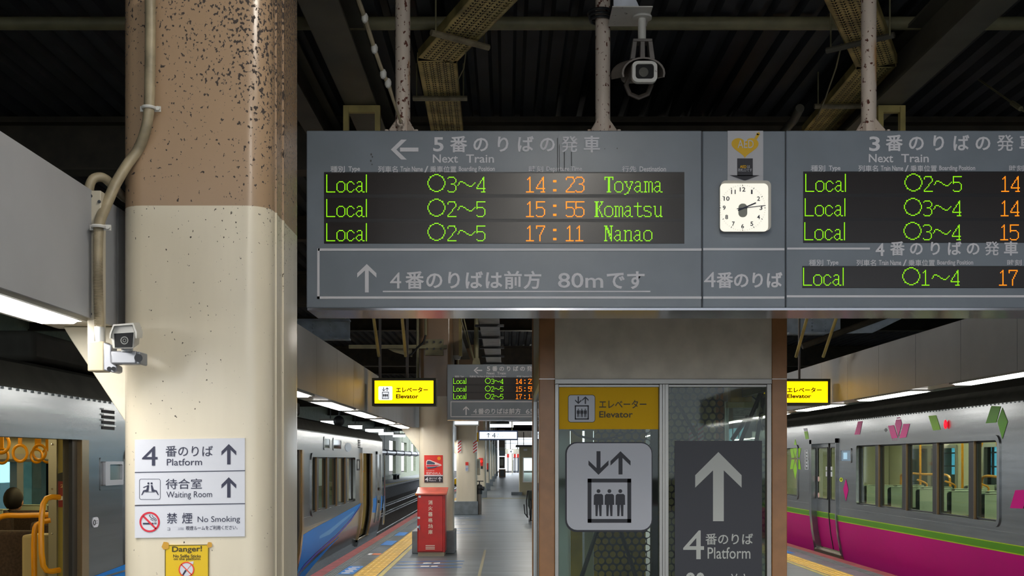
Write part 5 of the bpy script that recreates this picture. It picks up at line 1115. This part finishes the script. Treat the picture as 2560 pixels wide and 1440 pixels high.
for a, e in spans: b = B(); R.slab(b, a, e, .735, .75, -.008, .0); b.build('side_bead', m_stain, t)
b = B(); R.slab(b, 1.7, 22.3, -.335, -.325, -.006, 0); b.build('skirt_line', m_under, t)
c8 = lambda pts: [(1950+x/3.6, 1040+y/3.6) for x, y in pts]; c7 = lambda pts: [(1950+x/4.197, 780+y/4.197) for x, y in pts]
def films(nm, m, polys, lab=None):
    for p in polys: b = B(); R.film(b, p); b.build(nm, m, t, label=lab)
films('lily_petal', m_pinkf, [c7([(1245, 1040), (1265, 1115), (1225, 1118)]), c7([(1220, 1130), (1270, 1125), (1280, 1175), (1243, 1305), (1208, 1180)]), c7([(1135, 1195), (1195, 1187), (1237, 1320), (1175, 1330)]), c7([(1297, 1175), (1365, 1172), (1325, 1315), (1253, 1325)]), c7([(1177, 1340), (1238, 1338), (1230, 1352), (1168, 1355)])], 'pink lily petal film over the window')
films('pink_leaf', m_pinkf, [c7([(820, 1150), (868, 1145), (838, 1285), (783, 1287)])])
films('magenta_leaf', m_magenta, [c8([(595, 565), (617, 665), (595, 768), (570, 660)]), c8([(2120, 668), (2240, 662), (2190, 834), (2072, 828)])])
films('green_leaf', m_greenstripe, [c7([(2220, 985), (2320, 990), (2270, 1160), (2160, 1168)]), c7([(2335, 1000), (2392, 1150), (2335, 1335), (2283, 1150)])])
films('lime_leaf', m_lime, [c7([(255, 1255), (290, 1250), (303, 1330), (270, 1335)]), c7([(1560, 1090), (1640, 1083), (1687, 1235), (1608, 1242)]), c8([(138, 205), (158, 290), (138, 375), (120, 295)]), c8([(92, 295), (118, 292), (131, 375), (105, 378)]), c8([(190, 288), (160, 292), (147, 377), (176, 373)]), c8([(92, 480), (105, 392), (132, 392), (118, 475)]), c8([(178, 390), (190, 482), (160, 478), (147, 392)]), c8([(138, 400), (156, 480), (138, 570), (121, 480)])])
films('white_leaf', m_sticker, [c7([(247, 1222), (285, 1218), (290, 1248), (255, 1252)])]); films('dark_diamond', m_dark, [c7([(1110, 1218), (1127, 1238), (1110, 1260), (1094, 1238)])])
films('yellow_button', mat('yellow green sticker', (190, 206, 20), .5), [c8([(552+15*math.cos(k*.524), 573+20*math.sin(k*.524)) for k in range(12)])])
films('button_print', m_dark, [c8([(546, 565), (556, 563), (556, 582), (548, 582)])])
b = B()
for ya_, yb_ in ((305, 385), (390, 482)):
    for p, q in (((226, ya_), (256, ya_+3)), ((226, yb_-4), (256, yb_)), ((226, ya_), (231, yb_)), ((252, ya_), (257, yb_))): R.film(b, c8([p, (q[0], p[1]), q, (p[0], q[1])]))
for ya_ in (320, 350, 410, 440): R.film(b, c8([(236, ya_), (247, ya_+4), (247, ya_+20), (236, ya_+16)]))
b.build('outlined_plate', mat('pale plate line', (206, 210, 214), .5), t)
y = R.yfx(2368); zc = Z(1061, y); b = B(); a = R.at(-.02, y, zc)
b.sph(a, .026, 12, (.8, .9, 2.1)); b.build('red_side_lamp', mat('lit red lamp', (255, 30, 50), .4, emit=1.0), t)
b = B(); R.ring(b, 15.97, 16.42, 1.475, 1.635, .03, -.012, .02, .03); b.build('destination_frame', m_stain, t); b = B(); R.box(b, -.004, .01, 15.97, 16.42, 1.475, 1.635); b.build('destination_screen', mat('pale blue screen', (120, 150, 176), .2), t)
b = B(); R.box(b, -.006, -.003, 16.14, 16.32, 1.50, 1.6); b.build('screen_picture', mat('screen picture', (150, 190, 214), .2, emit=.35), t)
for k, y in enumerate((17.0, 16.06, 15.04, 14.0, 13.0, 12.1, 11.1, 6.9, 5.9, 4.9, 3.9)):
    for j, (p, q) in enumerate(((.24, .68), (.70, 1.14), (1.76, 2.2), (2.22, 2.66))): 
        if k: seat(R, p, q, y, m_seatg, True, 1.10, j in (1,) )
for (d_, ya, yb) in ((1.2, 15.3, 17.2), (1.2, 13.2, 14.3), (1.7, 11.4, 12.8), (2.55, 12.3, 15.6)):
    B().tube(smooth([R.at(d_, ya, .9), R.at(d_, ya, 1.15), R.at(d_, ya+.12, 1.27), R.at(d_, (ya+yb)/2, 1.27), R.at(d_, yb-.1, 1.27), R.at(d_, yb, 1.15), R.at(d_, yb, .9)]), .018, 8).build('handrail', m_rail, t)
B().cyl(R.at(1.42, 15.4, .02), R.at(1.42, 15.4, 2.04), .017, 10).build('pole', m_rail, t); B().cyl(R.at(1.2, 16.4, .02), R.at(1.2, 16.4, 2.04), .017, 10).build('pole', m_rail, t)
for k, (d_, y) in enumerate(((1.2, 11.6), (1.2, 12.5), (1.2, 13.3), (1.7, 12.2), (1.7, 13.4), (1.2, 14.4), (1.7, 14.8))): strap(R, d_, y, 1.72, 2.04)
b = B(); R.box(b, 1.75, 2.7, 14.9, 14.95, .02, 2.0); b.build('partition', m_lining, t)

# ---- silver train with blue graphics at the left
t = thing('commuter_train', 'silver train with blue swoosh graphics and open doors at the left platform', 'train', (-4.1, 12, -1.14))
Lc = Car(-2.66, -1, [(-.45, .25), (-.3, .18), (0, .09), (.3, .03), (.6, 0), (1.89, 0), (2.04, .09)], t)
DL = [(5.25, 6.62, .03, 1.62), (12.45, 13.76, .03, 1.62), (19.62, 20.95, .03, 1.61)]; WL = (14.56, 18.72, .77, 1.53)
carshell(Lc, 1.9, 22.9, DL+[WL, (7.5, 11.6, .77, 1.53), (2.6, 4.4, .77, 1.53)], [(8.2, 10.5, .84, 1.47), (11.0, 12.9, .84, 1.47), (14.6, 18.7, .8, 1.5)], 1.89, [(2.04, .09), (2.09, .32), (2.2, .8), (2.28, 1.45)], 1.9, m_carlampw)
window(Lc, *WL, [(15.02, 15.2), (15.9, 16.1), (16.83, 17.0), (17.72, 17.93)]); window(Lc, 7.5, 11.6, .77, 1.53, [(8.4, 8.55), (9.5, 9.65), (10.5, 10.65)]); window(Lc, 2.6, 4.4, .77, 1.53, [(3.4, 3.5)])
for (ya, yb, za, zb) in DL:
    for (p, q) in ((ya-.1, ya), (yb, yb+.11)): b = B(); Lc.slab(b, p, q, -.02, zb, -.03, .03); b.build('door_jamb', m_gold, t)
    b = B(); Lc.slab(b, ya-.1, yb+.11, zb, zb+.10, -.03, .05); b.build('door_header', m_stain, t)
    b = B(); Lc.slab(b, ya-.1, yb+.11, -.10, .02, -.05, .14); b.build('door_step', m_stain, t)
    for p, q in ((yb-.075, yb), (ya, ya+.06)): b = B(); Lc.slab(b, p, q, .02, zb, .0, .022); b.build('door_rubber', m_black_rub, t)
    B().tube(smooth([Lc.at(.28, ya-.1, .72), Lc.at(.34, ya-.1, .78), Lc.at(.34, ya-.1, 1.25), Lc.at(.28, ya-.1, 1.3)]), .018, 8).build('grab_rail', m_rail, t)
    B().tube(smooth([Lc.at(.16, yb+.12, .80), Lc.at(.22, yb+.02, .84), Lc.at(.22, yb+.02, 1.22), Lc.at(.16, yb+.12, 1.26)]), .018, 8).build('grab_rail', m_rail, t)
spans = [(1.9, 5.15), (6.74, 12.34), (13.88, 19.5), (21.08, 22.9)]
for a, e in spans: b = B(); Lc.slab(b, a, e, .718, .73, -.006, 0); b.build('side_bead', m_stain, t)
# swoosh film
tp = [(13.89, .50), (14.8, .545), (16.2, .59), (17.7, .64), (19.5, .70)]; bt = [(13.89, -.26), (14.3, .02), (15.3, .13), (16.9, .27), (18.4, .44), (19.5, .665)]
b = B(); Lc.band(b, tp, [(y, z+.05) for y, z in bt[:-1]]+[(19.5, .682)]); b.build('blue_swoosh', m_blue, t)
b = B(); Lc.band(b, [(y, z+.035) for y, z in bt[:-1]]+[(19.5, .676)], bt); b.build('violet_swoosh', m_purple, t)
b = B(); Lc.band(b, [(13.89, -.30), (14.3, -.03), (15.3, .08), (17.2, .25)], [(13.89, -.44), (14.3, -.2), (15.3, .0), (17.2, .24)]); b.build('blue_swoosh', m_blue, t)
b = B(); Lc.band(b, [(15.3, .40), (16.2, .44), (17.3, .52), (18.6, .60)], [(15.3, .36), (16.2, .36), (17.3, .46), (18.6, .57)], -.005); b.build('light_swoosh', m_bluel, t)
b = B(); Lc.band(b, [(6.76, .742), (7.6, .772), (9, .80), (12.3, .70)], [(6.76, .25), (7.6, .3), (9, .36), (12.3, .5)]); b.build('blue_swoosh', m_blue, t)
b = B(); Lc.band(b, [(21.1, .72), (21.9, .75)], [(21.1, .45), (21.9, .4)]); b.build('blue_swoosh', m_blue, t); b = B(); Lc.band(b, [(22.5, .76), (22.88, .72)], [(22.5, .4), (22.88, .42)]); b.build('blue_swoosh', m_blue, t)
# displays, vents, little windows, cab door
for (ya, yb, za, zb) in ((15.57, 16.03, 1.665, 1.80), (16.4, 17.15, 1.665, 1.80)):
    b = B(); Lc.ring(b, ya, yb, za, zb, .03, -.008, .02, .04); b.build('display_frame', m_stain, t); b = B(); Lc.box(b, -.003, .01, ya, yb, za, zb); b.build('display_glass', mat('black mirror glass', (70, 74, 72), .05, .6), t)
b = B(); ye, ze = 17.95, 1.70; b.face([Lc.at(-.003, ye+.36*math.cos(a), ze+.075*math.sin(a)) for a in [2*math.pi*k/24 for k in range(24)]]); b.build('round_emblem', mat('pale emblem', (150, 166, 186), .4), t)
for (ya, yb, za, zb, n) in ((7.02, 7.24, 1.69, 1.835, 4), (19.15, 19.42, 1.70, 1.85, 5)):
    for k in range(n):
        z = za+(zb-za)*(k+.2)/n; b = B(); Lc.slab(b, ya, yb, z, z+(zb-za)*.55/n, -.004, .01); b.build('vent_slot', m_under, t); b = B(); Lc.slab(b, ya, yb, z+(zb-za)*.55/n, z+(zb-za)*.85/n, -.014, .0); b.build('vent_louvre', m_alu, t)
b = B(); frame(b, rr(6.985, 7.38, 1.295, 1.51, .012), rr(7.02, 7.36, 1.325, 1.485, .008), 'x', Lc.base+.004, Lc.base-.02); b.build('destination_frame', m_stain, t)
b = B(); frame(b, rr(7.03, 7.36, 1.325, 1.485, .01), rr(7.11, 7.34, 1.36, 1.465, .008), 'x', Lc.base+.022, Lc.base-.02); b.build('destination_bezel', m_silver, t)
b = B(); Lc.box(b, -.004, .01, 7.11, 7.34, 1.36, 1.465); b.build('destination_screen', mat('dull screen', (106, 118, 116), .15), t)
b = B(); frame(b, rr(19.0, 19.4, 1.30, 1.5, .03), rr(19.05, 19.35, 1.33, 1.47, .02), 'x', Lc.base+.004, Lc.base-.01); b.build('panel_outline', m_under, t)
b = B(); b.prism(rr(6.855, 6.955, 1.06, 1.125, .03), 'x', Lc.base+.006, Lc.base-.01); o = b.build('button_plate', m_sticker, t); b = B(); b.torus(Lc.at(-.007, 6.88, 1.092), .016, .003, 'x', 16, 6); b.build('button_ring', m_dark, o); b = B(); b.box(Lc.at(-.0075, 6.91, 1.098), Lc.at(0, 6.935, 1.103)).box(Lc.at(-.0075, 6.91, 1.083), Lc.at(0, 6.935, 1.088)); b.build('button_print', mat('grey print', (130, 130, 134)), o)
b = B(); Lc.slab(b, 21.9, 22.45, .28, 1.60, -.004, .02); b.build('cab_door', mat('dark cab door glass', (52, 54, 44), .12), t); b = B(); Lc.slab(b, 21.84, 21.9, .2, 1.66, -.02, .02); Lc.slab(b, 22.45, 22.5, .2, 1.66, -.02, .02); Lc.slab(b, 21.84, 22.5, 1.6, 1.66, -.02, .02); b.build('cab_door_frame', m_stain, t)
for z_ in (.62, .88): b = B(); b.cyl(Lc.at(-.03, 22.2, z_), Lc.at(.0, 22.2, z_), .03, 8); b.build('cab_handle', m_chrome, t)
b = B(); Lc.box(b, .6, 2.3, 22.89, 22.93, .7, 1.6); b.build('front_window', m_lens, t)
B().tube([Lc.at(-.02, 22.86, .1), Lc.at(-.05, 22.86, .4), Lc.at(-.05, 22.86, 1.6)], .02, 8).build('corner_handrail', m_chrome, t)
for y in (9, 16): b = B(); Lc.box(b, .7, 2.2, y-1.4, y+1.4, 2.2, 2.42); b.build('roof_unit', m_carroof, t, bevel=.04)
# inside, seen through the open door
b = B(); Lc.box(b, .0+.1, .40, 7.19, 7.22, .02, 1.9); b.build('windscreen_partition', mat('olive partition', (150, 136, 66), .3), t); b = B(); Lc.box(b, .36, .415, 7.17, 7.23, .02, 1.9); b.build('partition_post', m_alu, t)
for z_ in (.5, 1.0, 1.3, 1.6): p = Lc.at(.388, 7.168, z_); B().sph(p, .008, 8).build('screw', m_chrome, t)
yp = 7.186; b = B()
def pq(pts): return [P(a, c, yp) for a, c in pts]
b.face(pq([(145, 1203), (180, 1203), (180, 1268), (146, 1268)])); o = b.build('interior_poster', mat('poster dark red', (130, 34, 36), .4), t)
b = B(); b.face([P(a, c, yp-.001) for a, c in [(145, 1184), (166, 1178), (180, 1170), (180, 1203), (145, 1203)]]); b.face([P(a, c, yp-.002) for a, c in [(178, 1255), (180, 1250), (180, 1440), (168, 1440), (176, 1340), (163, 1318), (168, 1312), (174, 1300)]]); b.build('poster_black', m_dark, o)
b = B(); b.face([P(a, c, yp-.003) for a, c in [(164, 1190), (172, 1183), (180, 1182), (180, 1196), (170, 1196)]]); b.build('poster_cream', m_lining, o)
B().text('202', 151, 178, 1211, 1219, yp-.002, .02).build('poster_lettering', mat('poster gold', (206, 170, 120), .5), o)
b = B(); b.face([P(a, c, yp-.002) for a, c in [(146, 1242), (158, 1240), (157, 1250), (146, 1251)]]); b.face([P(a, c, yp-.002) for a, c in [(160, 1241), (166, 1239), (161, 1250), (158, 1250)]]); b.build('poster_white', m_sticker, o)
for (d_, y, z_) in ((1.62, 9.4, 1.553), (1.8, 10.2, 1.565), (2.4, 11.5, 1.535), (2.5, 12.0, 1.535), (2.3, 10.5, 1.53), (1.22, 8.2, 1.62), (.81, 8.5, 1.60), (.81, 10.2, 1.6), (1.7, 16.5, 1.5), (1.7, 17.3, 1.5)): strap(Lc, d_, y, z_, 1.89)
B().cyl(Lc.at(1.62, 2.2, 1.84), Lc.at(1.62, 22, 1.84), .016, 8).build('strap_rail', m_alu, t); B().cyl(Lc.at(2.4, 2.2, 1.80), Lc.at(2.4, 22, 1.80), .016, 8).build('strap_rail', m_alu, t)
b = B(); Lc.box(b, 2.62, 2.79, 7, 13.2, 1.50, 1.56); b.build('luggage_shelf', m_alu, t)
b = B(); Lc.box(b, .645, 1.25, 7.42, 7.55, .02, 1.0); b.build('seat_end', m_seat, t, bevel=.03)
b = B(); Lc.box(b, .47, .64, 7.26, 7.46, .1, .985); b.build('heater_box', mat('beige box', (170, 156, 118), .5), t, bevel=.02); b = B(); Lc.box(b, .53, .6, 7.255, 7.262, .38, .42); b.build('box_grille', mat('grille', (110, 100, 80)), t)
B().tube(smooth([Lc.at(.78, 7.2, .9), Lc.at(.78, 7.2, 1.07), Lc.at(.73, 7.2, 1.117), Lc.at(.6, 7.2, 1.12), Lc.at(.41, 7.2, 1.125)]), .019, 10).build('handrail', m_rail, t)
B().tube(smooth([Lc.at(.50, 7.15, .02), Lc.at(.50, 7.15, .6), Lc.at(.50, 7.15, 1.0), Lc.at(.47, 7.17, 1.07), Lc.at(.40, 7.18, 1.09)]), .019, 10).build('handrail', m_rail, t)
for y in (8.5, 9.5, 10.4, 11.4, 12.2, 15, 16, 17, 18):
    for (p, q) in ((.24, .68), (.70, 1.14), (1.76, 2.2), (2.22, 2.66)):
        if y < 12.3 and p < .5: continue
        seat(Lc, p, q, y, m_seat, y > 12.3 or p > 2, 1.0)
# passenger in the left train
def person(px, py, name, lab):
    nodes = {'pelvis': ((0, 0, .47), .13), 'belly': ((0, -.02, .62), .125), 'chest': ((0, -.02, .80), .135), 'neck': ((0, .0, .93), .05), 'jaw': ((0, .03, .99), .06)}
    edges = [('pelvis', 'belly'), ('belly', 'chest'), ('chest', 'neck'), ('neck', 'jaw')]
    for s, k in ((-1, 'l'), (1, 'r')):
        nodes.update({k+'sh': ((s*.17, -.02, .86), .06), k+'el': ((s*.22, .06, .64), .045), k+'wr': ((s*.10, .26, .56), .032), k+'hp': ((s*.09, .02, .47), .10), k+'kn': ((s*.11, .42, .48), .07), k+'an': ((s*.11, .44, .12), .045), k+'to': ((s*.11, .56, .06), .04)})
        edges += [('chest', k+'sh'), (k+'sh', k+'el'), (k+'el', k+'wr'), ('pelvis', k+'hp'), (k+'hp', k+'kn'), (k+'kn', k+'an'), (k+'an', k+'to')]
    t = thing('person', lab, 'person', (px, py, .02)); names_ = list(nodes); org = Vector((0, 0, 0))
    me = bpy.data.meshes.new('body'); me.from_pydata([nodes[n][0] for n in names_], [(names_.index(a), names_.index(c)) for a, c in edges], []); o = bpy.data.objects.new('body', me); col.objects.link(o); o.parent = t
    md = o.modifiers.new('skin', 'SKIN'); 
    for i, n in enumerate(names_): v = me.skin_vertices[0].data[i]; v.radius = (nodes[n][1],)*2; v.use_root = (i == 0)
    s2 = o.modifiers.new('smooth', 'SUBSURF'); s2.levels = s2.render_levels = 2; me.materials.append(m_coat)
    def loc(b, nm, m, par=t): 
        mm = bpy.data.meshes.new(nm); mm.from_pydata([tuple(v) for v in b.v], [], b.f); mm.materials.append(m); mm.polygons.foreach_set('use_smooth', [True]*len(mm.polygons)); q = bpy.data.objects.new(nm, mm); col.objects.link(q); q.parent = par; return q
    b = B().sph((0, .03, 1.05), .10, 18, (.8, .98, 1.2)); b.sph((0, .13, 1.04), .018, 8, (.8, 1.2, 1.3)).sph((-.083, .03, 1.04), .025, 8, (.4, .8, 1.3)).sph((.083, .03, 1.04), .025, 8, (.4, .8, 1.3)); loc(b, 'head', m_skin)
    loc(B().sph((0, .012, 1.075), .112, 18, (.84, .95, 1.1)), 'hair', m_hair)
    loc(B().sph((-.035, .115, 1.06), .012, 8).sph((.035, .115, 1.06), .012, 8), 'eyes', m_dark); loc(B().box((-.025, .118, .985), (.025, .126, .993)), 'mouth', mat('lip', (170, 90, 84)))
    for s in (-1, 1):
        b = B().sph((s*.08, .30, .555), .042, 10, (.9, 1.2, .5))
        for k in range(4): b.tube([(s*.08+(k-1.5)*.019, .33, .555), (s*.08+(k-1.5)*.02, .37, .55), (s*.08+(k-1.5)*.02, .385+.006*(k % 3), .53)], .0088, 6)
        b.tube([(s*.05, .29, .555), (s*.025, .325, .555), (s*.02, .35, .548)], .01, 6); loc(b, 'hand', m_skin)
    return t
p = Lc.at(2.36, 10.86, 0); person(p[0], p[1], 'person', 'person with dark hair and dark jacket seated by the far train window, seen from behind')

# ------------------------------------------------------------------ tidy up
bpy.data.scenes.remove(tmp)
